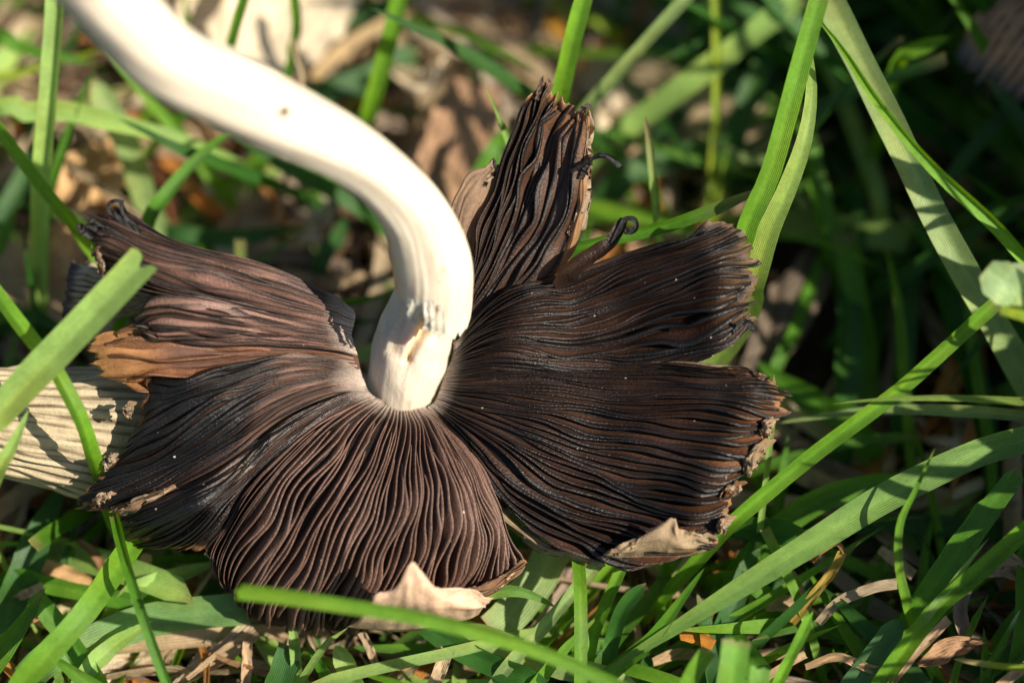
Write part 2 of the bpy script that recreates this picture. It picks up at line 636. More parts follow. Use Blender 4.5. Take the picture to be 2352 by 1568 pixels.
def build_sheet(name, lobe, front, back, rim, parent, nu=60, nv=60, thick=0.0005, ragged=0.04, mat=None, sink=0.0, seed=0, vend=1.03, label=None, inner=None, near=None):
    u = np.linspace(0, 1, nu)
    vm = vend - ragged * (0.5 + 0.5 * nz(u * 9, u * 0, seed)) - 0.9 * ragged * np.clip(nz(u * 3.3, u * 0 + 2, seed + 3), 0, 1) - 0.4 * ragged * np.abs(nz(u * 30, u * 0, seed + 1))
    UU, J = np.meshgrid(u, np.linspace(0, 1, nv), indexing='ij')
    VV = J * vm[:, None]
    f = (UU.ravel(), VV.ravel())
    P = lobe(*f)
    n = lobe.normal(*f)[0]
    A = P - n * sink
    taper = np.clip((1 - J.ravel()) / 0.06, 0.25, 1) * np.clip(np.minimum(UU, 1 - UU).ravel() / 0.03, 0.3, 1)
    B = A - n * thick * taper[:, None]
    V = np.concatenate([A, B])
    F1 = grid_faces(nu, nv)
    F2 = F1[:, ::-1] + nu * nv
    idx = np.arange(nu * nv).reshape(nu, nv)
    loop = np.concatenate([idx[:, 0], idx[-1, 1:], idx[::-1, -1][1:], idx[0, ::-1][1:-1]])
    l2 = np.roll(loop, -1)
    F3 = np.stack([l2, loop, loop + nu * nv, l2 + nu * nv], -1)
    fr = np.broadcast_to(np.array(front), P.shape).copy()
    w = np.clip((J.ravel() - 0.965) / 0.035, 0, 1)[:, None]
    fr = fr * (1 - w) + np.array(rim) * w
    if near is not None:
        w = np.clip((0.86 - J.ravel()) / 0.16, 0, 1)[:, None]
        fr = fr * (1 - w) + np.array(near) * w
    if inner is not None:
        w = np.clip(1 - J.ravel() / 0.07, 0, 1)[:, None]
        fr = fr * (1 - w) + np.array(inner) * w
    bk = np.broadcast_to(np.array(back), P.shape).copy()
    uv = np.stack([UU.ravel(), VV.ravel() * 3], -1)
    o = mesh(name, V, np.concatenate([F1, F2, F3]), mat or M_SKIN, np.concatenate([fr, bk]), np.concatenate([uv, uv]), parent)
    if label: o['label'] = label
    return o


EDGE = np.array((0.0055, 0.0048, 0.0052))
DUST = np.array((0.52, 0.42, 0.35))


def build_gills(lobe, n, face, parent, lean=0.6, hfac=1.5, ink=0.3, seed=0, v1=1.0, edgec=EDGE, short=0.55, dust=0.09, nv=46, rimc=None, rimw=0.0, wave=0.3, deep=0.55, v0all=0.0, edgesoft=0.12, edge0=0.76, var=0.22, thick=0.3, mat=None, leanvar=0.4):
    r = np.random.default_rng(seed + 40)
    us = (np.arange(n) + 0.5) / n + r.uniform(-var, var, n) / n
    for k in range(n):
        u0 = us[k]
        va = v0all
        if k % 2 and r.random() < short: va = v0all + r.uniform(0.05, 0.34)
        vb = v1 + r.uniform(-0.05, 0.03) - 0.03 * max(0.0, float(nz(np.array(u0 * 3.3), np.array(2.0), seed + 3)))
        v = np.linspace(va, vb, nv)
        u = u0 + (0.30 / n) * nz(v * 2.0, v * 0 + u0 * 5, seed + 7) + (0.20 / n) * nz(v * 2.4, v * 0 + k * 1.7, seed + 8)
        u = np.clip(u, 0.002, 0.998)
        P = lobe(u, v)
        nr, side, wide = lobe.normal(u, v)
        sp = wide / 0.04 / n
        sp = np.clip(sp, 0.00035, 0.0022)
        h = hfac * sp * np.clip((v - va) / 0.12 + 0.25, 0, 1) * np.clip((vb - v) / 0.10 + 0.35, 0, 1)
        ikf = ink(u, v) if callable(ink) else ink + 0 * v
        h = np.minimum(h, 0.0029) * (1 + 0.12 * nz(v * 3.5, v * 0 + k * 0.9, seed + 9)) * r.uniform(0.85, 1.12)
        if callable(ink): h = h * (1 - 0.55 * np.clip(ikf, 0, 1))
        ln = lean * (1 + leanvar * nz(v * 2.4, v * 0 + u0 * 6, seed + 10)) + r.uniform(-0.15, 0.15)
        wv = wave * nz(v * 2.6, v * 0 + u0 * 4 + k * 0.13, seed + 11) + 0.16 * wave * nz(v * 8, v * 0 + k * 0.4, seed + 15)
        th = np.clip(thick * sp, 0.00010, 0.00042)
        if callable(ink): th = th * (1 + 1.8 * np.clip(ikf, 0, 1))
        rows, cols, uvs = [], [], []
        fc = np.array(face) * r.uniform(0.78, 1.2)
        inkv = np.clip(ikf + 0.55 * np.clip((v - 0.72) / 0.28, 0, 1) + 0.25 * nz(v * 2, v * 0 + u0 * 3, seed + 12), 0, 1)
        dustv = np.clip(1 - (v - va) / dust, 0, 1) if va < v0all + 0.03 else v * 0
        prof = [(-0.5, 0.0, 1.5), (-0.5, 0.45, 1.0), (-0.5, 0.78, 0.9), (-0.5, 0.9, 1.25), (-0.42, 1.0, 1.2), (0, 1.06, 0.0), (0.42, 1.0, 1.2), (0.5, 0.9, 1.25), (0.5, 0.78, 0.9), (0.5, 0.45, 1.0), (0.5, 0.0, 1.5)]
        for s, hh, tw in prof:
            lat = h * (ln * hh ** 1.4 + wv * hh) + s * th * tw
            rows.append(P + nr * (h * hh * 0.92 - 0.0001)[:, None] + side * lat[:, None])
            e = np.clip((hh - edge0) / max(edgesoft, 0.01), 0, 1)
            e = np.clip(e * (0.8 + 0.2 * np.clip(inkv * 2, 0, 1)) * np.clip(1.15 + 0.5 * nz(v * 3, v * 0 + k, seed + 20), 0.3, 1), 0, 1)
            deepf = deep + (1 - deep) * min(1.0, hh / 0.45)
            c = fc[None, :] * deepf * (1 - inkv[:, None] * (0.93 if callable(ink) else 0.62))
            c = c * (1 - e[:, None]) + np.asarray(edgec)[None, :] * e[:, None]
            c = c * (1 - dustv[:, None] * 0.85) + DUST * dustv[:, None] * 0.85
            if rimc is not None and rimw > 0:
                w = (np.clip((v - (1 - rimw)) / rimw, 0, 1) * (1 - e) * r.uniform(0.2, 1.0))[:, None]
                c = c * (1 - w) + np.array(rimc) * w
            cols.append(c)
            uvs.append(np.stack([np.full(nv, hh), v * 6 + k], -1))
        V = np.concatenate(rows)
        V[:, 2] = np.maximum(V[:, 2], 0.0004)
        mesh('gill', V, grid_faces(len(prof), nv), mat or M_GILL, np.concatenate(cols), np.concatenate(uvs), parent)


BR_L = (0.24, 0.132, 0.102)       # pinkish brown gill faces
BR_M = (0.115, 0.062, 0.045)
BR_R = (0.068, 0.034, 0.022)
FLESH = (0.014, 0.008, 0.006)
SKINB = (0.36, 0.28, 0.19)
RIM = (0.30, 0.15, 0.065)

# upper left lobe
LA = Lobe([
    [(812, 712, -2), (720, 668, 0), (620, 618, 2), (500, 583, 4), (390, 548, 5), (310, 510, 5.5), (272, 480, 6)],
    [(816, 725, -2), (720, 688, 0.4), (610, 648, 2.4), (490, 616, 4), (370, 584, 5), (270, 545, 5.5), (198, 515, 6)],
    [(812, 748, -2), (710, 725, 0.6), (600, 697, 2.6), (480, 668, 4.2), (380, 640, 5), (290, 605, 5), (222, 575, 5)],
    [(806, 772, -2), (710, 752, 0.4), (600, 730, 2), (480, 708, 3.4), (400, 692, 4), (320, 670, 4), (250, 640, 4)]], seed=10, amp=2.5, wob=0.2)
lobeA = build_sheet('cap_lobe', LA, FLESH, SKINB, (0.06, 0.035, 0.03), MUSH, seed=1, inner=DUST, label='long upper left lobe with pinkish brown gills and curled black tip')
build_gills(LA, 13, BR_L, lobeA, lean=-0.95, hfac=1.5, ink=0.12, seed=1, nv=60, wave=0.05, leanvar=0.10, short=0.05, edge0=0.72, dust=0.13, var=0.12, thick=0.24)
# left middle lobe with the blunt black end
LA2 = Lobe([
    [(808, 770, -2), (710, 752, 0.6), (600, 728, 2.4), (500, 705, 4), (420, 690, 4.6), (350, 696, 4.6), (312, 722, 4)],
    [(812, 785, -2), (715, 770, 0.6), (600, 752, 2.6), (500, 735, 4), (420, 728, 4.6), (350, 730, 4.6), (318, 738, 4.2)],
    [(816, 800, -2), (720, 787, 0.4), (600, 778, 2.2), (500, 770, 3.6), (420, 765, 4.2), (350, 762, 4.4), (320, 752, 4.2)],
    [(822, 815, -2), (730, 802, 0), (610, 796, 1.6), (500, 796, 2.8), (430, 790, 3.4), (370, 778, 3.8), (328, 764, 4)]], seed=20, amp=2.5, wob=0.2)
lobeA2 = build_sheet('cap_lobe', LA2, FLESH, SKINB, (0.03, 0.025, 0.028), MUSH, seed=2, inner=DUST, label='left lobe of parallel gills with a blunt blackened end')
build_gills(LA2, 9, BR_L, lobeA2, lean=-0.95, hfac=1.5, ink=0.08, seed=2, nv=56, wave=0.05, leanvar=0.10, short=0.0, edge0=0.72, dust=0.13, var=0.12, thick=0.24)
# left orange flap
LO = Lobe([
    [(820, 812, -3), (730, 798, -0.8), (610, 792, 0.6), (500, 792, 1.8), (420, 782, 2.4), (330, 768, 2.6), (262, 764, 2.4), (218, 770, 1.6)],
    [(822, 820, -3), (732, 806, -0.8), (612, 804, 0.8), (500, 806, 2), (420, 802, 2.6), (330, 795, 3), (262, 795, 3), (203, 800, 2)],
    [(824, 828, -3.2), (734, 816, -1), (616, 816, 0.6), (510, 822, 1.6), (430, 826, 2.2), (340, 830, 2.8), (270, 832, 2.6), (212, 838, 1.6)],
    [(826, 838, -3.4), (736, 826, -1.2), (618, 828, 0.4), (515, 838, 1), (430, 850, 1.2), (345, 862, 1.4), (290, 866, 1.2), (240, 864, 0.6)],
    [(828, 848, -3.6), (738, 838, -1.6), (620, 842, -0.4), (515, 856, -0.6), (430, 868, -0.6), (370, 878, -0.6), (320, 884, -0.6), (275, 878, -0.6)]], wob=0.25, seed=30)
flapO = build_sheet('skin_flap', LO, (0.44, 0.215, 0.092), (0.42, 0.28, 0.14), (0.48, 0.26, 0.09), MUSH, mat=M_FLAP, seed=3, thick=0.0003, ragged=0.05, label='orange translucent flap at the left edge', near=(0.14, 0.072, 0.05))
build_gills(LO, 5, (0.24, 0.11, 0.06), flapO, lean=-0.9, hfac=0.8, ink=0.0, seed=3, edgec=(0.12, 0.05, 0.025), v1=0.93, rimc=(0.5, 0.25, 0.09), rimw=0.25)
# lower left lobe, black sheet
LB = Lobe([
    [(828, 850, -4), (740, 826, -1), (620, 826, 1.4), (520, 846, 2.6), (430, 872, 2.8), (360, 868, 1.6), (336, 852, 1.0)],
    [(832, 864, -4), (740, 846, -0.8), (620, 856, 1.8), (520, 892, 3), (430, 930, 3), (350, 970, 1.8), (312, 1000, 0.9)],
    [(838, 878, -4), (742, 866, -0.6), (630, 886, 2), (525, 940, 3), (410, 1010, 2.4), (310, 1068, 1.2), (222, 1100, 0)],
    [(842, 890, -4), (752, 888, -0.6), (640, 928, 1.8), (530, 998, 2.6), (420, 1068, 1.6), (310, 1128, 0.2), (190, 1158, -1)],
    [(848, 900, -4), (760, 912, -1), (650, 962, 1.2), (540, 1048, 1.6), (430, 1108, 0.8), (330, 1146, -0.4), (244, 1168, -1.4)]], seed=41)
lobeB = build_sheet('cap_lobe', LB, FLESH, SKINB, RIM, MUSH, seed=4, inner=DUST, label='lower left lobe of matted black gills ending in a ragged tip')
def ink_b(u, v):
    a = np.clip((v - 0.34 + 0.10 * nz(u * 2, v * 1.5, 77)) / 0.16, 0, 1) * np.clip((1.02 - u) / 0.3, 0.3, 1)
    patch = np.exp(-((v - 0.52) / 0.10) ** 2 - ((u - 0.32) / 0.12) ** 2)
    return a * (1 - 0.75 * patch)


build_gills(LB, 22, (0.16, 0.088, 0.065), lobeB, lean=-0.95, hfac=1.25, dust=0.13, ink=ink_b, seed=4, nv=60, wave=0.2)
# shiny black bulge
LG = Lobe([
    [(850, 902, -4), (760, 924, -1.2), (640, 984, 0.6), (530, 1068, 0.8), (420, 1122, 0.4), (330, 1150, -0.4), (274, 1165, -1.4)],
    [(852, 904, -4), (762, 928, -1), (648, 994, 1.4), (545, 1085, 3.0), (450, 1150, 4.6), (350, 1196, 2.2), (276, 1220, -1.4)],
    [(854, 906, -4), (766, 934, -1), (652, 1002, 1.6), (556, 1092, 3.0), (470, 1164, 4.8), (390, 1222, 2.2), (308, 1254, -1.6)],
    [(856, 908, -4), (772, 942, -1), (660, 1014, 1.2), (566, 1104, 1.4), (505, 1184, 1.0), (455, 1236, 0), (402, 1262, -1.6)],
    [(858, 910, -4), (778, 950, -1), (672, 1028, 1.0), (582, 1124, 0.8), (522, 1206, 0.2), (484, 1262, -0.6), (470, 1282, -1.4)]], seed=50)
lobeG = build_sheet('cap_lobe', LG, FLESH, SKINB, RIM, MUSH, seed=5, inner=DUST, label='small lower left lobe with a shiny blue black bulge')
def ink_g(u, v):
    return 0.1 + 1.0 * np.exp(-((v - 0.78) / 0.2) ** 2 - ((u - 0.35) / 0.36) ** 2)


build_gills(LG, 22, BR_M, lobeG, lean=-0.8, hfac=1.4, ink=ink_g, seed=5, nv=58, wave=0.3, mat=M_WET)
# big bottom lobe
LC = Lobe([
    [(856, 908, -4), (772, 942, -1), (665, 1016, 1.2), (572, 1110, 1.4), (516, 1200, 0.4), (488, 1258, -1), (498, 1296, -2)],
    [(862, 912, -4), (788, 952, -1), (690, 1040, 1.6), (602, 1150, 2), (548, 1232, 0.8), (522, 1302, -1.2), (532, 1362, -3.6)],
    [(884, 922, -4.5), (828, 985, -0.6), (756, 1095, 2.4), (680, 1215, 2.6), (626, 1300, 0.8), (586, 1370, -2), (578, 1424, -4.6)],
    [(905, 930, -5), (880, 1008, -0.6), (830, 1120, 2.6), (770, 1238, 2.8), (722, 1328, 0.6), (694, 1394, -2), (688, 1444, -4.8)],
    [(925, 936, -5), (924, 1018, -0.4), (904, 1130, 2.8), (862, 1248, 2.8), (822, 1338, 0.6), (798, 1398, -2), (788, 1446, -4.6)],
    [(944, 937, -5), (964, 1018, -0.4), (976, 1120, 2.6), (960, 1228, 2.8), (930, 1310, 1.2), (900, 1374, -1), (880, 1430, -3)],
    [(960, 937, -5), (1000, 1008, -0.6), (1042, 1100, 2), (1062, 1200, 2.4), (1050, 1280, 1.6), (1020, 1340, 0), (996, 1386, -1.6)],
    [(970, 937, -5), (1024, 1010, -0.8), (1075, 1090, 1.4), (1112, 1180, 1.6), (1125, 1255, 1), (1110, 1318, 0), (1088, 1358, -1)],
    [(976, 936, -5), (1042, 1008, -1), (1098, 1078, 0.8), (1142, 1165, 0.8), (1168, 1228, 0.6), (1186, 1268, 0.4), (1204, 1288, 0)]], seed=61, amp=4)
lobeC = build_sheet('cap_lobe', LC, FLESH, SKINB, (0.10, 0.055, 0.04), MUSH, nu=110, seed=6, inner=DUST, ragged=0.03, label='broad bottom lobe with deep ridged brown gills')
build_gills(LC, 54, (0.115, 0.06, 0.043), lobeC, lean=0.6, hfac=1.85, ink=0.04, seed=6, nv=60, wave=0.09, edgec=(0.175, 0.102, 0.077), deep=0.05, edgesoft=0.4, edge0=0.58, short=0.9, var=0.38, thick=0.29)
# lower right lobe
LD = Lobe([
    [(984, 934, -5), (1056, 1000, -3), (1112, 1092, -1.6), (1172, 1172, -1.2), (1262, 1234, -1), (1370, 1272, -0.6), (1480, 1284, 0)],
    [(990, 930, -5), (1068, 985, -2.6), (1156, 1078, -1), (1256, 1148, -0.8), (1386, 1198, -0.4), (1530, 1236, 1.2), (1640, 1250, 2.6)],
    [(998, 924, -5), (1088, 965, -2.4), (1196, 1030, -0.8), (1316, 1090, -0.8), (1448, 1132, 0), (1600, 1170, 2.4), (1676, 1168, 1.6)],
    [(1004, 912, -5), (1100, 940, -2.2), (1218, 984, -0.8), (1348, 1020, -0.8), (1488, 1050, 0.2), (1650, 1074, 2.8), (1712, 1072, 1.8)],
    [(1010, 897, -5), (1100, 912, -2.2), (1230, 932, -0.8), (1368, 950, -0.8), (1510, 970, 0.4), (1690, 985, 3.2), (1762, 988, 2.0)],
    [(1015, 882, -5), (1100, 882, -2.2), (1230, 887, -1), (1368, 896, -0.8), (1520, 902, 0.6), (1720, 912, 3.4), (1806, 926, 1.6)],
    [(1020, 866, -5), (1100, 854, -2.4), (1220, 850, -1.4), (1350, 854, -1.2), (1500, 856, 0.2), (1690, 860, 3), (1782, 878, 1.6)],
    [(1026, 852, -5), (1100, 836, -2.8), (1210, 828, -2), (1340, 836, -2), (1450, 836, -0.6), (1570, 836, 1.8), (1704, 854, 4)]], seed=70)
lobeD = build_sheet('cap_lobe', LD, FLESH, SKINB, RIM, MUSH, nu=90, seed=7, inner=DUST, ragged=0.05, label='wide lower right lobe of nearly black gills with a tan rim')
build_gills(LD, 38, BR_R, lobeD, lean=-0.6, hfac=1.6, dust=0.055, ink=0.22, thick=0.38, deep=0.35, edge0=0.72, seed=7, nv=54, wave=0.2, short=0.75, rimc=(0.22, 0.085, 0.03), rimw=0.16, edgec=EDGE)
# upper right lobe
LE = Lobe([
    [(1048, 792, -3), (1108, 708, -1.4), (1186, 660, -0.4), (1286, 634, -0.6), (1386, 600, 0), (1500, 560, 1), (1600, 542, 2), (1622, 506, 2)],
    [(1044, 802, -3.4), (1110, 738, -1.2), (1198, 692, 0.8), (1298, 674, -0.8), (1420, 628, -0.2), (1540, 584, 1.6), (1640, 556, 2.8), (1690, 532, 1.2)],
    [(1040, 815, -4), (1108, 767, -1.2), (1200, 734, 1.4), (1308, 732, -1.2), (1430, 690, -0.6), (1560, 642, 1.4), (1660, 606, 3.0), (1722, 600, 1.2)],
    [(1036, 830, -4.4), (1100, 797, -1.4), (1194, 776, 1.0), (1310, 788, -1.2), (1448, 760, -0.8), (1580, 722, 1.2), (1676, 694, 3.0), (1726, 690, 1.2)],
    [(1030, 842, -4.6), (1100, 820, -1.8), (1200, 815, 0.4), (1320, 836, -1.0), (1450, 836, -0.8), (1560, 826, 0.6), (1650, 792, 2.4), (1714, 746, 1.6)],
    [(1026, 850, -4.8), (1100, 838, -2.6), (1200, 842, -1.4), (1320, 852, -1.8), (1450, 850, -1.6), (1560, 832, -0.6), (1650, 796, 1.4), (1712, 752, 1.0)]], seed=80)
lobeE = build_sheet('cap_lobe', LE, FLESH, SKINB, (0.15, 0.09, 0.05), MUSH, nu=80, seed=8, inner=DUST, ragged=0.035, label='upper right lobe of black gills with a frayed rolled rim')
build_gills(LE, 27, BR_R, lobeE, lean=0.55, hfac=1.6, dust=0.055, ink=0.26, thick=0.4, deep=0.3, edge0=0.72, seed=8, nv=60, wave=0.2, v1=1.0, rimc=(0.30, 0.19, 0.11), rimw=0.12)
# upright lobe at the top
LF = Lobe([
    [(1052, 730, -2), (1076, 640, -1), (1100, 545, -0.4), (1128, 450, 0), (1160, 350, 0.6), (1196, 255, 1.4), (1226, 190, 2)],
    [(1056, 745, -2.4), (1100, 640, -1.6), (1142, 535, -1.4), (1178, 430, -1), (1208, 330, -0.4), (1238, 240, 0.6), (1258, 192, 1.4)],
    [(1058, 762, -2.6), (1126, 650, -2), (1190, 540, -1.8), (1234, 430, -1.4), (1262, 330, -0.8), (1280, 262, 0.2), (1294, 232, 1)],
    [(1060, 776, -2.6), (1144, 674, -2), (1222, 578, -1.4), (1276, 480, -0.8), (1306, 380, -0.2), (1320, 300, 0.6), (1326, 252, 1.4)],
    [(1056, 790, -2.8), (1150, 708, -1.8), (1240, 655, -1.0), (1290, 590, -0.4), (1322, 500, 0.2), (1342, 370, 1.2), (1345, 254, 2)]], seed=90)
lobeF = build_sheet('cap_lobe', LF, FLESH, SKINB, RIM, MUSH, nu=60, seed=9, inner=DUST, ragged=0.05, label='upright top lobe with long dark gills and brown torn edges')
build_gills(LF, 16, BR_R, lobeF, deep=0.3, thick=0.3, edge0=0.78, lean=-0.75, hfac=1.5, ink=0.2, seed=9, nv=56, wave=0.2, edgec=(0.012, 0.009, 0.008), rimc=(0.2, 0.09, 0.035), rimw=0.3)

# flesh and skin round the lobes
LFa = Lobe([[(1078, 640, -2.5), (1102, 545, -1.6), (1130, 450, -0.8), (1146, 392, -0.4)],
            [(1054, 600, -1.4), (1066, 520, -0.2), (1096, 440, 0.4), (1138, 382, 0.2)],
            [(1028, 560, -1.4), (1034, 478, 0.0), (1072, 408, 0.6), (1132, 372, 0.2)]], wob=0.1, seed=95)
build_sheet('skin_flap', LFa, (0.26, 0.17, 0.11), SKINB, (0.6, 0.5, 0.38), MUSH, mat=M_FLAP, nu=24, nv=30, ragged=0.01, label='pale brown outer skin behind the upright lobe')
LFb = Lobe([[(1236, 672, -2.4), (1292, 560, -1.0), (1322, 430, 0.2), (1330, 330, 0.9), (1334, 262, 1.4)],
            [(1262, 664, -1.6), (1314, 560, 0.0), (1343, 434, 1.0), (1348, 330, 1.5), (1348, 262, 1.8)],
            [(1280, 652, -2.8), (1328, 556, -1.4), (1350, 444, -0.4), (1349, 330, 0.2), (1352, 262, 0.8)]], wob=0.25, seed=97)
build_sheet('skin_flap', LFb, (0.32, 0.18, 0.085), SKINB, RIM, MUSH, mat=M_FLAP, nu=14, nv=46, ragged=0.02, label='orange tan rolled edge on the right of the upright lobe')
LCf = Lobe([[(796, 1440, -2), (822, 1426, 3.5), (842, 1400, 6.4), (862, 1366, 7.6)],
            [(878, 1448, -1.6), (894, 1410, 5), (906, 1374, 8), (914, 1346, 9)],
            [(922, 1450, -1.6), (934, 1400, 5.6), (938, 1346, 9), (940, 1292, 10)],
            [(970, 1446, -1.4), (972, 1404, 5.4), (974, 1362, 8.6), (974, 1314, 9)],
            [(1024, 1434, -1), (1022, 1406, 4.8), (1020, 1380, 7), (1018, 1350, 7.6)],
            [(1072, 1424, -0.8), (1076, 1402, 3.8), (1082, 1382, 5.6), (1088, 1360, 6)],
            [(1098, 1412, -0.6), (1106, 1398, 2.4), (1114, 1388, 3.8), (1128, 1372, 4.4)]], wob=0.5, seed=101)
build_sheet('skin_flap', LCf, (0.72, 0.52, 0.37), (0.6, 0.42, 0.28), (0.75, 0.58, 0.44), MUSH, mat=M_FLAP, nu=46, nv=24, ragged=0.05, thick=0.0003, seed=12, label='bright peach flap of skin curled up at the bottom edge')
LCg = Lobe([[(1000, 1352, 3), (1060, 1352, 3), (1120, 1338, 2.4), (1170, 1310, 1.4), (1202, 1290, 0.6)],
            [(1010, 1362, 3), (1065, 1364, 3), (1125, 1352, 2.4), (1170, 1322, 1.4), (1203, 1292, 0.6)],
            [(1020, 1372, 2), (1070, 1376, 2), (1125, 1366, 1.4), (1165, 1334, 0.6), (1202, 1295, 0.2)]], wob=0.1, seed=104)
build_sheet('skin_flap', LCg, (0.2, 0.11, 0.06), (0.62, 0.42, 0.28), RIM, MUSH, mat=M_FLAP, nu=12, nv=30, ragged=0.02, thick=0.0003, label='brown rolled rim at the lower right of the bottom lobe')
LDf = Lobe([[(1376, 1274, 0), (1388, 1272, 2), (1400, 1268, 3), (1416, 1256, 3.4)],
            [(1400, 1290, 0), (1420, 1272, 2.8), (1440, 1258, 4), (1458, 1240, 4)],
            [(1446, 1292, 0), (1468, 1262, 3.2), (1488, 1236, 4.6), (1502, 1212, 4.4)],
            [(1505, 1290, 0.4), (1522, 1254, 3.6), (1536, 1222, 5), (1548, 1186, 4.8)],
            [(1540, 1284, 0.6), (1548, 1260, 3.4), (1555, 1238, 4.6), (1562, 1216, 4.4)],
            [(1590, 1276, 0.8), (1594, 1256, 3.2), (1598, 1238, 4), (1606, 1220, 4)],
            [(1632, 1262, 1), (1636, 1250, 2.6), (1640, 1240, 3.4), (1648, 1232, 3.6)]], wob=0.45, seed=111)
build_sheet('skin_flap', LDf, (0.40, 0.29, 0.18), (0.36, 0.26, 0.15), (0.46, 0.33, 0.2), MUSH, mat=M_FLAP, nu=46, nv=22, ragged=0.06, thick=0.0003, seed=14, label='folded grey tan skin along the bottom of the right lobe')
LDg = Lobe([[(1124, 1112, -2.2), (1168, 1182, -1.4), (1258, 1244, -1.0), (1380, 1280, -0.4)],
            [(1120, 1126, -1.8), (1162, 1196, -0.9), (1254, 1258, -0.5), (1382, 1290, 0)],
            [(1122, 1136, -3.0), (1160, 1206, -2.2), (1252, 1268, -1.8), (1384, 1298, -1.2)]], wob=0.05, seed=115)
build_sheet('skin_flap', LDg, (0.36, 0.27, 0.15), SKINB, (0.6, 0.5, 0.33), MUSH, nu=10, nv=40, ragged=0.01, thick=0.0003, label='thin ochre edge under the right lobe')


def bits(name, specs, colr, label=None):
    for k, (a, b, w0) in enumerate(specs):
        L_ = Lobe([[a, ((a[0] + b[0]) / 2 - w0 * 0.5, (a[1] + b[1]) / 2 - w0 * 0.2, (a[2] + b[2]) / 2 + 0.5), b],
                   [(a[0] + w0 * 0.6, a[1] + w0 * 0.1, a[2] - 0.4), ((a[0] + b[0]) / 2 + w0 * 0.1, (a[1] + b[1]) / 2, (a[2] + b[2]) / 2 + 0.9), (b[0] + w0 * 0.5, b[1] + 2, b[2])],
                   [(a[0] + w0, a[1] + 4, a[2] - 1.4), ((a[0] + b[0]) / 2 + w0 * 0.6, (a[1] + b[1]) / 2 + 3, (a[2] + b[2]) / 2 - 0.5), (b[0] + w0 * 0.8, b[1] + 3, b[2] - 1.4)]], wob=0.5, seed=130 + k)
        o = build_sheet(name, L_, colr[k % len(colr)], SKINB, RIM, MUSH, nu=14, nv=20, ragged=0.14, thick=0.0003, seed=20 + k)
        if label: o['label'] = label


LGs = Lobe([[(400, 1108, 0.8), (350, 1130, 0.8), (300, 1150, 0.4), (250, 1172, -0.6)],
            [(402, 1113, 1.6), (353, 1138, 1.8), (304, 1160, 1.4), (256, 1180, 0.2)],
            [(406, 1120, 1.0), (357, 1146, 1.0), (309, 1168, 0.4), (264, 1188, -0.8)]], wob=0.3, seed=117)
build_sheet('skin_flap', LGs, (0.32, 0.19, 0.11), SKINB, RIM, MUSH, mat=M_FLAP, nu=10, nv=30, ragged=0.08, thick=0.0003, label='tan torn edge between the lower left lobe and the shiny bulge')
bits('skin_fragment', [((1758, 1006, 2.6), (1704, 1088, 2.6), 26), ((1770, 950, 2.6), (1752, 1000, 2.6), 18), ((1694, 1104, 2.6), (1656, 1144, 2.4), 24),
                       ((1672, 1182, 2.6), (1648, 1224, 2.8), 22), ((256, 1130, 0.5), (206, 1162, -0.5), 22), ((300, 920, 2), (286, 960, 1.6), 16),
                       ((262, 1040, 1.2), (236, 1078, 0.8), 16), ((240, 640, 4.4), (214, 560, 5), 14)],
     [(0.40, 0.27, 0.15), (0.40, 0.27, 0.17), (0.24, 0.11, 0.05), (0.44, 0.29, 0.18), (0.42, 0.27, 0.17), (0.38, 0.26, 0.16), (0.36, 0.26, 0.18), (0.16, 0.09, 0.05)],
     'torn crumb of tan skin on the ragged rim')


def strand(name, pts, w, c, label=None, **kw):
    _seed[0] += 1
    path = [pt(*p) for p in pts]
    V, F, C, U = ribbon(path, w * PXM, c, seed=_seed[0], m=5, midrib=0, crumple=0.00012, **kw)
    o = mesh(name, V, F, M_GILL, C, U, MUSH)
    if label: o['label'] = label
    return o


INK = (0.008, 0.007, 0.007)
strand('dried_curl', [(1272, 652, 0), (1310, 616, 1.2), (1360, 586, 1.6), (1400, 562, 1.8), (1420, 540, 2), (1440, 506, 2.2)], 44, (0.025, 0.012, 0.006), 'dark curled strip between the two right lobes', tip='cut', fold=0.4, twist=80, root=0.4, profile=[0.5, 1, 0.9, 0.8, 0.7, 0.55], n=40)
strand('dried_curl', [(1405, 560, 2), (1424, 526, 2.4), (1436, 504, 2.6), (1456, 504, 2.8), (1460, 524, 2.6), (1444, 534, 2.4), (1430, 524, 2.2)], 13, INK, 'rolled black end of the curled strip', tip='cut', fold=0.2, n=44)
strand('tendril', [(1310, 392, 1.4), (1345, 372, 2), (1376, 356, 2.4), (1398, 362, 2.4), (1424, 384, 2.2)], 15, INK, 'black tendril on the right of the upright lobe', tip='cut', fold=0.4, profile=[0.6, 1, 0.5, 0.9, 1.0, 0.8], twist=60, n=44)
strand('tendril', [(1336, 412, 1.4), (1344, 392, 1.6), (1352, 374, 1.8)], 12, INK, tip='cut')
strand('tendril', [(1328, 262, 1.6), (1338, 250, 2), (1348, 244, 2.2), (1358, 240, 2.2)], 12, (0.06, 0.04, 0.03), tip='cut')
strand('tendril', [(330, 530, 5.8), (292, 500, 6), (278, 470, 6.2), (280, 457, 6.2)], 12, INK, 'black looping tendril on the upper left tip', tip='cut')
strand('tendril', [(320, 535, 5.8), (272, 500, 6.2), (252, 484, 6.4), (250, 470, 6.4), (264, 462, 6.4), (276, 462, 6.2)], 10, INK, tip='cut')
strand('tendril', [(240, 540, 5.6), (212, 522, 6), (196, 528, 6), (180, 534, 6)], 16, INK, tip='cut', fold=0.4)
strand('tendril', [(240, 520, 5.8), (214, 506, 6.2), (200, 498, 6.2)], 14, INK, tip='cut', fold=0.4)
strand('tendril', [(230, 556, 5.4), (206, 540, 5.8), (186, 522, 6), (182, 516, 6)], 18, INK, tip='cut', fold=0.4)
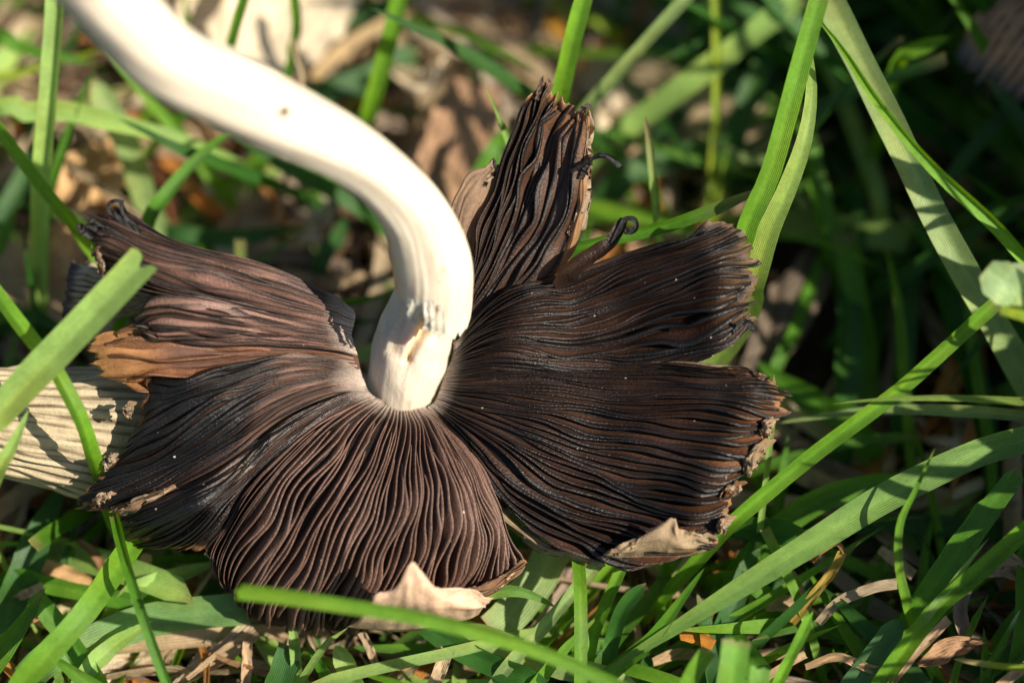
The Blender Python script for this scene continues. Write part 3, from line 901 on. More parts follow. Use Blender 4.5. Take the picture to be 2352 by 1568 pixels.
strand('tendril', [(1706, 738, 4.2), (1722, 746, 4.4), (1728, 762, 4.4)], 16, INK, 'black pointed shred at the lower corner of the upper right lobe')
strand('tendril', [(1232, 230, 1.8), (1240, 200, 2), (1246, 176, 2)], 12, (0.07, 0.04, 0.025))
strand('tendril', [(1250, 225, 1.6), (1258, 200, 1.8), (1260, 180, 1.8)], 12, (0.12, 0.07, 0.04))
strand('tendril', [(470, 1270, -1), (490, 1282, -0.8), (510, 1288, -0.8), (524, 1284, -0.8)], 8, INK, tip='cut')


# ------------------------------------------------------------------ stem
def tube(name, pts, radii, parent, nth=88, ns=130, color=(0.80, 0.72, 0.60), ragged=None, fibril=0.00008, paint=None, mat=None, label=None, cap=False, seed=0):
    t = np.linspace(0, 1, ns)
    C3 = cr([pt(*p) for p in pts], t)
    R = cr(np.array([[r * PXM * (DIST - p[2] * 1e-3) / DIST] for r, p in zip(radii, pts)]), t)[:, 0]
    T = np.gradient(C3, axis=0)
    T /= np.linalg.norm(T, axis=1, keepdims=True)
    a = np.cross(T, cN)
    a /= np.linalg.norm(a, axis=1, keepdims=True)
    b = np.cross(a, T)
    th = np.linspace(0, 2 * math.pi, nth, endpoint=False)
    TH, S = np.meshgrid(th, t, indexing='ij')
    if ragged is not None:
        s0 = ragged(th)
        S = s0[:, None] + (1 - s0[:, None]) * t[None, :]
    iC = np.stack([np.interp(S, t, C3[:, k]) for k in range(3)], -1)
    iA = np.stack([np.interp(S, t, a[:, k]) for k in range(3)], -1)
    iB = np.stack([np.interp(S, t, b[:, k]) for k in range(3)], -1)
    iR = np.interp(S, t, R)
    cs, sn = np.cos(TH)[..., None], np.sin(TH)[..., None]
    D = iA * cs + iB * sn
    fz = 0.25 * fibril * nz(np.cos(TH) * 7 + S * 1.2, np.sin(TH) * 7, seed) + fibril * 0.6 * nz(np.cos(TH) * 17 + S, np.sin(TH) * 17, seed + 1) \
        + 0.00012 * nz(np.cos(TH) * 0.8 + S * 3, np.sin(TH) * 0.8 + S * 2, seed + 2)
    P = iC + D * (iR + fz)[..., None]
    c = np.broadcast_to(np.array(color), P.shape).copy()
    P = P.reshape(-1, 3)
    c = c.reshape(-1, 3)
    if paint is not None:
        P, c = paint(P, c, D.reshape(-1, 3))
    F = grid_faces(nth, ns, closed=True)
    uv = np.stack([TH.ravel() / (2 * math.pi), S.ravel() * 4], -1)
    o = mesh(name, P, F, mat or M_STEM, c, uv, parent)
    if cap:
        bm_add_cap(o, nth, ns)
    if label: o['label'] = label
    return o


def bm_add_cap(o, nth, ns):
    me = o.data
    import bmesh
    bm = bmesh.new()
    bm.from_mesh(me)
    bm.verts.ensure_lookup_table()
    for j in (0, ns - 1):
        try: bm.faces.new([bm.verts[i * ns + j] for i in range(nth)])
        except ValueError: pass
    bm.to_mesh(me)
    bm.free()


def polydist(x, y, line):
    best = np.full(x.shape, 1e9)
    for (x0, y0), (x1, y1) in zip(line[:-1], line[1:]):
        dx, dy = x1 - x0, y1 - y0
        k = np.clip(((x - x0) * dx + (y - y0) * dy) / (dx * dx + dy * dy), 0, 1)
        best = np.minimum(best, np.hypot(x - x0 - k * dx, y - y0 - k * dy))
    return best


def paint_base(P, c, D):
    x, y, d = project(P)
    front = (D @ cN) > -0.1
    g1 = np.exp(-(polydist(x, y, [(1000, 752), (972, 764), (948, 800), (936, 826)]) / 9) ** 2) * front
    g2 = np.exp(-(polydist(x, y, [(962, 690), (966, 760)]) / 19) ** 2) * front
    g3 = np.exp(-(polydist(x, y, [(930, 690), (918, 760), (905, 800)]) / 12) ** 2) * front * 0.5
    P = P - D * (0.0007 * g1 + 0.0007 * g2 + 0.0003 * g3)[:, None]
    w = np.clip(g1 + g2 + g3 * 0.6, 0, 1)[:, None]
    c = c * (1 - w) + np.array((0.62, 0.43, 0.23)) * w
    return P, c


tube('stem_base', [(918, 952, -12), (922, 905, -8), (932, 850, -6), (948, 790, -5), (966, 735, -4), (980, 680, -2.4), (990, 640, -1)],
     [86, 81, 86, 90, 86, 70, 56], MUSH, ns=90, color=(0.62, 0.53, 0.42), paint=paint_base, fibril=0.00012, label='short lower piece of the stem broken off at the cap', seed=3)


def rag(th):
    # th: 0 = left side when looking along the stem from its torn end, pi/2 = towards the camera, pi = right side
    x = np.cos(th)
    s = 0.086 + 0.006 * nz(th * 3.5, th * 0, 5) + 0.004 * nz(th * 11, th * 0, 6)
    gap = np.exp(-((th - GAP) / 0.2) ** 2)
    s = s + 0.05 * gap
    s = s + 0.055 * np.clip((np.cos(th - LEFT) - 0.35) / 0.5, 0, 1)
    return np.clip(s, 0.0, 0.3)


GAP, LEFT = 1.75, 2.95


def paint_stem(P, c, D):
    x, y, d = project(P)
    spots = [(1014, 625, 7), (1020, 618, 5), (1012, 648, 5)]
    for sx, sy, r in spots:
        w = (np.exp(-(np.hypot(x - sx, y - sy) / r) ** 2) * 0.5 * ((D @ cN) > 0))[:, None]
        c = c * (1 - w) + np.array((0.25, 0.18, 0.12)) * w
    w = (np.exp(-(polydist(x, y, [(890, 560), (905, 620), (916, 690)]) / 14) ** 2) * 0.55)[:, None]
    c = c * (1 - w) + np.array((0.62, 0.36, 0.16)) * w
    return P, c


tube('stem', [(982, 806, 0.6), (992, 752, 2.6), (999, 680, 5), (990, 596, 8), (954, 500, 12), (884, 414, 16), (785, 340, 19), (640, 268, 23), (505, 200, 26), (390, 140, 28), (288, 42, 30),
              (190, -70, 31), (80, -190, 28), (-60, -330, 18), (-180, -460, 0), (-260, -560, -22), (-300, -640, -46)],
     [74, 82, 87, 90, 78, 73, 76, 84, 89, 87, 90, 92, 95, 96, 98, 100, 104], MUSH, ns=240, nth=120, ragged=rag, paint=paint_stem, color=(0.68, 0.585, 0.46), label='long curved white stem with a frayed torn end', seed=4)


def strip(pts, w, c=(0.66, 0.58, 0.46), label=None):
    _seed[0] += 1
    path = [pt(*p) for p in pts]
    V, F, C, U = ribbon(path, w * PXM, c, seed=_seed[0], m=5, tip='cut', fold=0.15, midrib=0, crumple=0.0001, n=18)
    o = mesh('torn_fibre', V, F, M_STEM, C, U, MUSH)
    if label: o['label'] = label


strip([(940, 660, 8.6), (942, 690, 8.6), (938, 715, 8.0), (944, 730, 7.6), (954, 742, 7.2)], 9, label='loose white fibre hanging from the torn stem')
strip([(948, 664, 8.8), (952, 690, 8.8), (946, 712, 8.4), (940, 724, 8)], 12)
strip([(978, 680, 9.4), (982, 720, 9.2), (984, 745, 8.6), (980, 758, 8.2)], 16)
strip([(990, 690, 9.4), (996, 726, 9.2), (998, 748, 8.8), (1000, 760, 8.2)], 14)
strip([(1012, 700, 9.2), (1016, 740, 8.8), (1018, 768, 8.0)], 12)
_sp = Lobe([[(640, 254, 26.9), (652, 249, 27.0), (662, 243, 27.0)], [(642, 258, 26.9), (652, 256, 27.4), (663, 258, 27.1)], [(644, 262, 26.8), (654, 263, 27.0), (664, 264, 26.9)]], wob=0.0, seed=3)
build_sheet('skin_fragment', _sp, (0.30, 0.2, 0.14), (0.3, 0.2, 0.14), (0.4, 0.28, 0.2), MUSH, nu=8, nv=8, ragged=0.05, thick=0.0003, label='tiny brown scale stuck on the white stem')


# ------------------------------------------------------------------ the other ink caps
def pleated_cap(name, apex, mouth, r_prof, npl, amp, ridge, groove, label, rim=None, seed=0, nth=None, ns=60, squash=1.0, group='ink cap mushrooms in the lawn', jag=0.02, stem=None):
    A, B = np.array(apex), np.array(mouth)
    ax = B - A
    Ln = np.linalg.norm(ax)
    ax = ax / Ln
    s1 = np.cross(ax, cN); s1 /= np.linalg.norm(s1)
    s2 = np.cross(s1, ax)
    nth = nth or npl * 8
    th = np.linspace(0, 2 * math.pi, nth, endpoint=False)
    t = np.linspace(0, 1, ns)
    TH, S = np.meshgrid(th, t, indexing='ij')
    end = 1 + jag * nz(TH[:, 0] * 4, TH[:, 0] * 0, seed) + jag * nz(TH[:, 0] * 13, TH[:, 0] * 0, seed + 2)
    end[-1] = end[0]
    S2 = S * end[:, None]
    R = np.interp(S, np.linspace(0, 1, len(r_prof)), r_prof)
    ph = TH * npl + 0.6 * nz(S * 1.1, TH * 0.9, seed + 1) + 0.8 * nz(TH * 3.1, S * 0.2, seed + 4)
    pl = np.sin(ph)
    sharp = np.sign(pl) * np.abs(pl) ** 0.7
    am = amp * np.clip((S - 0.1) / 0.3, 0, 1) * (0.8 + 0.3 * nz(TH * 5, S, seed + 7))
    rr = R + am * sharp + 0.00025 * nz(TH * 2, S * 4, seed + 3)
    P = A + ax * (S2 * Ln)[..., None] + s1 * (rr * np.cos(TH))[..., None] + s2 * (rr * squash * np.sin(TH))[..., None]
    P[..., 2] = np.maximum(P[..., 2], 0.0003)
    g = np.clip((sharp + 0.42) * -2.2, 0, 1) * np.clip(0.75 + 0.6 * nz(S * 7, TH * 9, seed + 5), 0, 1)
    c = np.array(ridge) * (1 - g[..., None]) + np.array(groove) * g[..., None]
    if rim is not None:
        w = np.clip((S - 0.86) / 0.1, 0, 1)[..., None]
        c = c * (1 - w) + np.array(rim) * w
    V = np.concatenate([P.reshape(-1, 3), (A + ax * (S2 * Ln)[..., None] + s1 * ((rr - 0.0006) * np.cos(TH))[..., None] + s2 * ((rr - 0.0006) * squash * np.sin(TH))[..., None]).reshape(-1, 3)])
    F1 = grid_faces(nth, ns, closed=True)
    F2 = F1[:, ::-1] + nth * ns
    i = np.arange(nth)
    j = (i + 1) % nth
    F3 = np.stack([i * ns + ns - 1, j * ns + ns - 1, j * ns + ns - 1 + nth * ns, i * ns + ns - 1 + nth * ns], -1)
    cc = c.reshape(-1, 3)
    root = empty('ink_cap_mushroom', B)
    tag(root, label, 'mushroom', group)
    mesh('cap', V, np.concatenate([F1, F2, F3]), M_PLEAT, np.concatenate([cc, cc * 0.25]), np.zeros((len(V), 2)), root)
    if stem is not None:
        tube('stem', stem[0], stem[1], root, nth=32, ns=40, color=(0.7, 0.62, 0.5))
    return root


pleated_cap('left', pt(-330, 925, 0), pt(420, 1020, -10.5), [0.0002, 0.0026, 0.0040, 0.0049, 0.0056, 0.0062, 0.0068, 0.0072, 0.0076],
            34, 0.00017, (0.36, 0.29, 0.19), (0.085, 0.06, 0.034), 'cream pleated ink cap lying on its side under the left edge of the torn mushroom', seed=2, ns=80,
            stem=([(300, 1010, -10), (500, 1040, -12), (700, 1080, -16)], [40, 42, 44]))
pleated_cap('small', pt(345, 690, -9), pt(158, 664, -9), [0.0003, 0.0018, 0.0023, 0.0025, 0.0026, 0.0027],
            26, 0.00014, (0.34, 0.28, 0.19), (0.05, 0.045, 0.04), 'small grey striped ink cap with a blackened rim behind the upper left lobe', rim=(0.07, 0.06, 0.065), seed=5)
pleated_cap('right', pt(2560, -90, -24), pt(2326, 220, -27), [0.0003, 0.0040, 0.0062, 0.0075, 0.0080, 0.0080, 0.0076, 0.0072],
            40, 0.00022, (0.36, 0.21, 0.13), (0.07, 0.042, 0.03), 'dark brown pleated ink cap standing in shade at the upper right corner', rim=(0.10, 0.085, 0.09), seed=8, jag=0.035,
            stem=([(2500, 430, -40), (2470, 330, -34), (2400, 180, -28), (2440, 60, -26)], [34, 34, 32, 30]))

# ------------------------------------------------------------------ blades one can pick out
B = blade
# --- upper left
B([(92, 720, -26), (96, 560, -20), (98, 430, -14), (105, 330, -12), (116, 200, -11), (135, -40, -10)], 46, PALE, 'tall pale folded blade standing upright near the left edge', fold=0.34, roll=12, tip='cut')
B([(100, 730, -26), (103, 600, -24), (110, 470, -22), (135, 380, -20), (180, 240, -19), (222, 150, -18)], 26, MID, 'dark narrow blade forking right from behind the tall pale folded blade', roll=20)
B([(-30, 262, -19), (60, 258, -19), (150, 256, -19), (300, 290, -20), (430, 325, -22), (560, 372, -27)], 46, PALE, 'wide pale blade lying level across the upper left behind the upright blade')
B([(-30, 90, -28), (40, 108, -27), (120, 128, -27), (230, 148, -28)], 38, MID, 'broad blurred blade sloping in from the upper left edge', tip='point')
B([(-40, 205, -29), (40, 172, -29), (110, 148, -29), (250, 112, -30)], 20, LIME, 'yellow green blurred blade rising to the right near the upper left edge')
B([(370, 540, -32), (335, 460, -28), (300, 350, -25), (265, 280, -24), (212, 180, -23)], 58, SAGE, 'wide pale blade running down below the white stem on the left', tip='boat', fold=0.08)
B([(620, 420, -28), (480, 366, -20), (400, 336, -17), (330, 300, -16), (270, 272, -15)], 30, DEEP, 'dark pointed blade ending in a thin tip below the upper stem')
B([(860, 500, -30), (780, 448, -28), (700, 405, -27), (600, 350, -26), (530, 300, -26)], 40, DEEP, 'dark blurred blade running along the underside of the white stem')
B([(330, 545, -14), (372, 460, -15), (433, 385, -16), (480, 340, -17), (560, 280, -20)], 34, MID, 'blue green blade leaning right just above the black tip of the left lobe', fold=0.25)
B([(230, 600, -14), (173, 520, -11), (110, 446, -9), (60, 380, -8), (-40, 250, -6)], 30, VIVID, 'bright blade crossing down from the left edge toward the black curled tip', tip='cut', fold=0.25)
B([(-40, 560, -30), (20, 470, -30), (60, 390, -31), (100, 300, -33)], 44, TEAL, 'dark blue green blade at the left edge behind the bright crossing one')
B([(84, 730, -22), (75, 670, -20), (62, 590, -18), (52, 505, -17)], 14, DEEP, 'thin dark upright blade left of the tall folded one')
B([(420, 70, -34), (424, 30, -32), (432, -40, -30)], 22, VIVID, 'short bright blade behind the top edge of the stem')
B([(500, 180, -26), (528, 110, -22), (545, 50, -20), (572, -40, -18)], 24, MID, 'dark upright blade in front of the big tan leaf', tip='cut', fold=0.3)
B([(655, 200, -30), (672, 110, -27), (682, 60, -25), (672, -40, -22)], 22, MID, 'upright blade beside the curled tan straw at the top', tip='cut', fold=0.3)
B([(820, 330, -32), (850, 250, -28), (890, 110, -25), (905, 50, -24), (925, -40, -23)], 40, VIVID, 'vivid upright blade in the top centre left of the grey straws', tip='cut', fold=0.2)
B([(680, 240, -48), (760, 210, -48), (860, 175, -48), (960, 110, -50)], 60, TEAL, 'blurred broad blue green blade at the top centre', tip='boat')
B([(700, 60, -52), (800, 40, -51), (900, 10, -50), (980, -40, -50)], 50, TEAL, 'blurred blade at the top edge right of the big tan leaf')
B([(840, 268, -40), (930, 258, -39), (1010, 250, -38)], 22, DEEP, 'short dark level blade left of the shaded brown leaf')
B([(1176, 345, -10), (1158, 300, -9), (1140, 255, -8), (1112, 188, -7)], 34, PALE, 'small pointed pale blade beside the top lobe', taper=0.75, fold=0.3)
B([(1090, 500, -24), (1110, 410, -24), (1140, 340, -24), (1170, 290, -26)], 70, MID, 'broad shaded blade just behind the left side of the top lobe', fold=0.1)
# --- top right
B([(1262, 320, -14), (1282, 230, -11), (1312, 100, -8), (1330, 30, -7), (1350, -40, -6)], 42, VIVID, 'vivid upright blade rising behind the tip of the top lobe', tip='cut', fold=0.25, roll=-10)
B([(1290, 350, -26), (1340, 260, -22), (1400, 190, -20), (1470, 110, -18), (1600, -30, -16)], 30, SAGE, 'dappled grey green blade slanting up right from the top lobe', tip='cut', fold=0.2)
B([(1330, 390, -36), (1390, 330, -33), (1470, 272, -32), (1570, 198, -30), (1690, 108, -29), (1850, -20, -28)], 54, PALE, 'broad dappled blade slanting from behind the top lobe to the upper edge', tip='cut', fold=0.12)
B([(1390, 60, -46), (1330, 40, -46), (1270, 5, -46), (1230, -40, -46)], 26, LIME, 'blurred yellowing blade at the top with an orange tip pointing right', tip='point')
B([(1520, 560, -12), (1510, 500, -10), (1500, 400, -9), (1493, 330, -9), (1482, 264, -8)], 20, PALE, 'slim upright blade with a brownish tip right of the black tendril', tip='boat', tipcol=(0.3, 0.22, 0.12), roll=25)
B([(1626, 500, -32), (1636, 400, -31), (1645, 250, -30), (1646, 100, -29), (1642, -40, -28)], 20, LIME, 'thin yellow green stalk standing straight up right of centre', tip='cut', fold=0.4)
B([(1650, 450, -30), (1660, 390, -29), (1672, 338, -28)], 12, LIME, 'short thin sprout beside the yellow green stalk')
B([(1640, 740, -12), (1690, 600, -3), (1720, 500, 0), (1762, 410, 1), (1795, 300, 2), (1838, 140, 3), (1888, -40, 4)], 48, VIVID, 'tall vivid sharp blade standing right of the upper right lobe', tip='cut', fold=0.25, roll=-14)
B([(1690, 760, -10), (1728, 650, -4), (1762, 540, -1), (1806, 440, 1), (1846, 330, 1.5), (1864, 220, 1), (1858, 120, 0), (1848, 40, -1)], 62, (0.32, 0.47, 0.10), 'broad yellow green blade with a pale edge curving beside the tall vivid blade', fold=0.12, roll=8, taper=0.5)
B([(2420, 1010, -14), (2352, 862, -10), (2232, 650, -6), (2140, 480, -5), (2070, 330, -5), (1996, 180, -6), (1930, 50, -7), (1890, -30, -8)], 68, SAGE, 'long wide grey green blade with a pale midrib crossing the whole right side', fold=0.18, tip='cut', roll=10)
B([(2470, 720, -2), (2352, 590, 3), (2285, 515, 4), (2135, 376, 5), (2018, 236, 5), (1935, 112, 4), (1850, 10, 3)], 30, (0.16, 0.36, 0.03), 'narrow bright blade running in front of the long grey green blade', fold=0.4, roll=20)
B([(2000, 360, -40), (2040, 200, -26), (2066, 132, -20), (2100, 112, -19), (2184, 84, -18)], 36, VIVID, 'short bent blade with a blunt hooded tip in front of the shade at upper right', tip='boat', fold=0.3, roll=-20)
B([(2330, 380, -52), (2220, 190, -44), (2160, 90, -41), (2110, -40, -38)], 44, MID, 'blurred blade lit at its top near the upper right corner', tip='cut')
B([(2020, 470, -42), (1990, 370, -38), (1940, 240, -35), (1870, 90, -32)], 40, PALE, 'patchily lit blade between the two tall right blades')
B([(1200, 640, -8), (1300, 580, -5), (1420, 545, -4), (1530, 518, -3), (1640, 478, -2), (1756, 430, -1)], 30, MID, 'blade with a reddish tip reaching right behind the curled strip', tip='boat', fold=0.35, tipcol=(0.22, 0.2, 0.1), roll=-15)
B([(1780, 390, -28), (1720, 366, -29), (1660, 336, -30), (1600, 306, -31)], 24, SAGE, 'small grey green blade pointing left beneath the broad dappled one')
B([(1500, 100, -48), (1600, 150, -48), (1700, 205, -48), (1830, 290, -50)], 62, TEAL, 'broad dark blurred blade sloping down right in the upper shade')
B([(1420, 420, -46), (1520, 370, -46), (1640, 350, -46), (1760, 370, -47)], 56, TEAL, 'dark blurred blade lying level behind the slim upright one')
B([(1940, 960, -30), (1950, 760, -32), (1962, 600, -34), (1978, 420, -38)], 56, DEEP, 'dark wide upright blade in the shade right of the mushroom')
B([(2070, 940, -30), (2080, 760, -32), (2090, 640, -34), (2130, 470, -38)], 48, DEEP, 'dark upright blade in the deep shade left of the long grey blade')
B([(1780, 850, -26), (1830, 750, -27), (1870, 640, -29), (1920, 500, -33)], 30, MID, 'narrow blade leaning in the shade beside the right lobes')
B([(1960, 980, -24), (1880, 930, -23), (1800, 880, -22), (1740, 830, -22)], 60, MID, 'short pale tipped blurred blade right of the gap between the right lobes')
# --- right and lower right
B([(1640, 1240, -3), (1700, 1180, -1), (1861, 1046, 0), (1968, 966, 1), (2070, 888, 1.5), (2180, 790, 2), (2300, 680, 2.5)], 38, VIVID, 'long vivid sharp blade rising right from under the right lobe', tip='cut', fold=0.3, roll=-15)
B([(2470, 930, 6), (2352, 922, 5), (2200, 914, 4.6), (2070, 915, 4.4), (1980, 920, 4.2), (1910, 928, 4)], 26, (0.22, 0.33, 0.06), 'pale level blade pointing left across the vivid rising blade', fold=0.3, taper=0.5)
B([(2460, 985, -2), (2352, 956, -4), (2200, 943, -6), (2070, 940, -7), (1940, 948, -8), (1770, 974, -9)], 28, SAGE, 'lower of the two level blades, greyer, reaching the right lobe', fold=0.2)
B([(2460, 985, -2), (2352, 1010, -1), (2235, 1044, 0), (2035, 1140, 1), (1868, 1244, 1.6), (1668, 1368, 2), (1550, 1442, 2), (1390, 1540, 1)], 66, (0.15, 0.28, 0.06), 'very broad dappled blade sweeping from the right edge to the bottom centre', fold=0.14, tip='point', taper=0.35)
B([(2104, 1440, 1), (2080, 1370, 3), (2064, 1290, 4), (2068, 1200, 5), (2101, 1128, 5.4), (2148, 1028, 5.6)], 30, VIVID, 'slender curved upright blade at the lower right', taper=0.6, fold=0.15)
B([(2060, 1500, -4), (2100, 1420, -2), (2170, 1310, 0), (2252, 1194, 1.4), (2335, 1066, 2)], 62, (0.085, 0.23, 0.02), 'broad blade cut square at the top with a notch on its left side', ends=[0.83, 0.86, 0.965, 0.985, 1.0, 0.985, 0.97], fold=0.12, roll=6, n=60)
B([(2000, 1600, 1), (2085, 1479, 2.6), (2151, 1396, 3), (2235, 1322, 3.4), (2352, 1218, 4), (2460, 1130, 4)], 42, VIVID, 'folded bright blade rising right from the bottom edge beneath the square cut one', fold=0.4, tip='cut')
B([(2120, 1430, 2.8), (2180, 1350, 3.4), (2225, 1290, 3.8), (2270, 1236, 4)], 20, PALE, 'short pale sharp shoot lying along the folded bright blade', fold=0.3)
B([(2250, 1568, -2), (2290, 1500, 0), (2316, 1450, 1), (2344, 1398, 2)], 20, MID, 'small pointed blade at the lower right edge with a light tip', tipcol=(0.5, 0.55, 0.4))
B([(1760, 1640, 3), (1790, 1560, 4), (1830, 1480, 4.6), (1868, 1402, 5)], 26, (0.14, 0.33, 0.03), 'narrow blade with a torn slanted tip at the bottom right of centre', ends=[0.95, 0.97, 1, 0.96, 0.93], fold=0.3)
B([(1672, 1640, 11), (1680, 1560, 12), (1692, 1466, 12)], 64, (0.13, 0.32, 0.03), 'wide blurred cut stub poking up at the bottom edge', tip='cut', fold=0.1)
B([(1738, 1640, 10), (1742, 1580, 11), (1748, 1528, 11)], 46, (0.14, 0.32, 0.04), 'smaller blurred cut stub right of the wide one at the bottom edge', tip='cut', fold=0.1)
B([(1560, 1640, 9), (1590, 1550, 10), (1630, 1490, 10)], 40, VIVID, 'blurred slanted stub left of the wide cut stub', tip='cut', fold=0.1)
B([(1560, 1200, -8), (1640, 1204, -7), (1720, 1212, -6), (1800, 1222, -5), (1858, 1228, -4.6)], 56, DEEP, 'dark boat tipped blade poking right from under the right lobe', tip='boat', fold=0.22)
B([(1370, 1580, -1), (1420, 1530, 0), (1500, 1462, 1.4), (1568, 1372, 2.4), (1618, 1304, 3)], 40, MID, 'pointed blade leaning right below the folded tan skin', fold=0.25, taper=0.45)
B([(1396, 1540, -3), (1406, 1470, -1.6), (1432, 1396, 0), (1484, 1338, 1)], 36, DEEP, 'dark blade with a rounded tip left of the leaning pointed one', tip='boat', fold=0.3)
B([(1352, 1510, -4), (1366, 1450, -3), (1394, 1380, -2), (1420, 1320, -1.6), (1436, 1280, -1.6)], 28, VIVID, 'bright blade rising to the underside of the folded tan skin', fold=0.3, tip='cut')
B([(1334, 1640, 1), (1334, 1560, 2), (1334, 1390, 1.6), (1328, 1280, -1.5), (1322, 1200, -6)], 30, VIVID, 'vertical bright blade standing below the right lobe gap', tip='cut', fold=0.12)
B([(1150, 1550, -3), (1234, 1456, -2), (1300, 1378, -1.4), (1380, 1284, -1)], 30, SAGE, 'slim grey green blade crossing behind the vertical bright one', tip='cut', fold=0.2)
B([(1480, 1610, 13), (1401, 1566, 14), (1251, 1500, 15), (1117, 1456, 15.5), (951, 1415, 16), (784, 1388, 16.5), (650, 1368, 17), (538, 1356, 17)], 36, VIVID, 'long foreground blade lying across the bright peach flap, cut at its left end', tip='cut', fold=0.14, roll=15, root=0.9)
B([(1240, 1580, -5), (1160, 1540, -4.5), (1084, 1505, -4), (970, 1440, -3.5), (900, 1400, -4)], 54, DEEP, 'broad dark blade in shade under the long foreground blade')
B([(1080, 1372, -3), (1130, 1360, -2.4), (1184, 1357, -2), (1230, 1370, -2), (1278, 1394, -2)], 40, (0.15, 0.30, 0.06), 'arched light blade peeking out right of the peach flap', fold=0.2, taper=0.4)
B([(1300, 1220, -8), (1240, 1320, -7), (1180, 1400, -6), (1130, 1450, -5.5)], 86, SAGE, 'wide pale blade in the gap between the two lower lobes', fold=0.08, tip='cut')
B([(1420, 1570, -6), (1290, 1530, -5.5), (1160, 1480, -5), (1060, 1440, -4.8)], 56, SAGE, 'wide pale blade lying under the slim crossing blades at bottom centre', tip='boat', fold=0.08)
B([(1170, 1240, -10), (1260, 1230, -9), (1370, 1236, -8.4), (1460, 1250, -8)], 44, DEEP, 'dark level blade seen through the gap under the right lobe')
B([(1700, 1310, -9), (1830, 1180, -8), (1960, 1120, -8), (2100, 1090, -9)], 60, MID, 'blurred blade behind the very broad dappled one at the right')
B([(1940, 1420, -5), (2030, 1480, -4), (2110, 1540, -3.6), (2200, 1600, -3.6)], 40, TEAL, 'blue green blade sloping down right among the straws')
B([(1700, 1330, -6), (1800, 1400, -5.6), (1900, 1450, -5), (2010, 1500, -4.8)], 40, MID, 'dark green blade lying among the straws below the very broad one')
B([(2352, 1490, -4), (2280, 1560, -4), (2230, 1620, -4)], 60, TEAL, 'blue green blade at the bottom right corner', tip='cut')
B([(1940, 1600, 0), (2020, 1490, 1), (2070, 1420, 1.4)], 56, (0.07, 0.16, 0.06), 'blue grey wide blade behind the folded bright one at the bottom', tip='boat')
B([(1620, 1540, -5), (1680, 1400, -5), (1720, 1290, -6), (1760, 1180, -8)], 48, TEAL, 'dark blade passing beneath the very broad dappled one')
B([(2480, 1535, 6), (2352, 1532, 5.4), (2280, 1526, 5), (2188, 1512, 5)], 15, LIME, 'thin level blade with a dry tan tip at the bottom right', tip='boat', tipcol=(0.5, 0.35, 0.22), fold=0.35)
B([(1770, 1010, -2), (1778, 940, 0), (1778, 858, 1)], 14, PALE, 'tiny blade tip peeping over the top of the lower right lobe', tip='boat', tipcol=(0.4, 0.25, 0.18))
B([(1780, 1210, -12), (1800, 1080, -12), (1810, 1000, -13)], 26, MID, 'short upright blade behind the right rim of the lower right lobe')
# --- lower left
B([(-80, 1040, 8), (0, 946, 9), (133, 806, 10), (267, 666, 11), (362, 564, 11.5)], 78, PALE, 'broad pale foreground blade at the left with a torn notched tip', ends=[0.970, 0.974, 0.975, 0.974, 0.972, 0.958, 0.957, 0.967, 0.973, 0.975, 0.974], fold=0.13, roll=8, n=90, m=15, root=0.95)
B([(268, 1215, -8), (236, 1120, -3), (214, 1050, 3), (190, 973, 6), (150, 890, 7), (110, 823, 7), (67, 773, 7), (-40, 630, 6)], 36, VIVID, 'curved vivid blade in front of the cream pleated cap', tip='cut', fold=-0.25, root=0.95)
B([(-20, 1110, 7), (14, 1050, 8), (40, 1000, 8.4), (66, 940, 8)], 54, PALE, 'short pale blade hanging beneath the broad torn foreground one', fold=0.25)
B([(20, 1640, 5), (50, 1568, 6), (100, 1512, 6.4), (200, 1400, 5), (290, 1270, 0), (335, 1206, -5)], 56, VIVID, 'bright wide blade slanting up to the bulge at the lower left', tip='cut', fold=0.1)
B([(410, 1640, 5), (383, 1568, 6), (350, 1480, 6.4), (317, 1380, 6), (290, 1294, 4), (262, 1180, -2)], 24, MID, 'glossy thin dark blade crossing down from the ragged lobe', fold=0.35, tip='cut')
B([(240, 1600, -4), (200, 1530, -3.4), (140, 1446, -3), (78, 1362, -3)], 46, (0.10, 0.25, 0.03), 'blade leaning left beneath the bright wide one at the lower left', tip='cut')
B([(100, 1520, -8), (200, 1480, -7), (320, 1430, -6), (440, 1408, -6), (620, 1392, -8)], 78, (0.14, 0.27, 0.08), 'very wide pale blade lying level at the lower left', tip='boat', fold=0.1)
B([(30, 1326, -9), (110, 1342, -9), (200, 1362, -9), (333, 1382, -9), (520, 1378, -10)], 40, MID, 'long shaded level blade above the very wide pale one')
B([(10, 1440, -8), (50, 1330, -8), (90, 1230, -9), (150, 1100, -12)], 72, TEAL, 'wide dark blue green blade below the cream pleated cap', fold=0.1)
B([(300, 1366, -12), (380, 1330, -11), (440, 1310, -11), (500, 1290, -12)], 44, PALE, 'pale lit blade below the ragged corner of the bottom lobe')
B([(190, 1560, -4), (250, 1490, -3), (310, 1448, -2.6), (350, 1424, -2.6)], 44, PALE, 'short pale blade leaning over the very wide one at lower left')
B([(-30, 1700, 0), (30, 1590, 1), (120, 1500, 2)], 30, VIVID, 'small blade at the bottom left corner', tip='cut')
B([(260, 1620, 2), (190, 1560, 3), (110, 1500, 3)], 44, (0.09, 0.22, 0.02), 'blade crossing beneath the bright wide one at the bottom edge')
B([(680, 1520, -4), (676, 1470, -4), (672, 1438, -4), (668, 1400, -6)], 26, PALE, 'little pale pointed blade under the bottom lobe', fold=0.3)
B([(760, 1580, -3), (730, 1520, -3), (700, 1470, -3)], 30, MID, 'bent dark blade below the bottom lobe')
B([(740, 1490, 0), (770, 1462, 0), (800, 1440, 0)], 18, PALE, 'small light blade poking out under the bottom lobe')
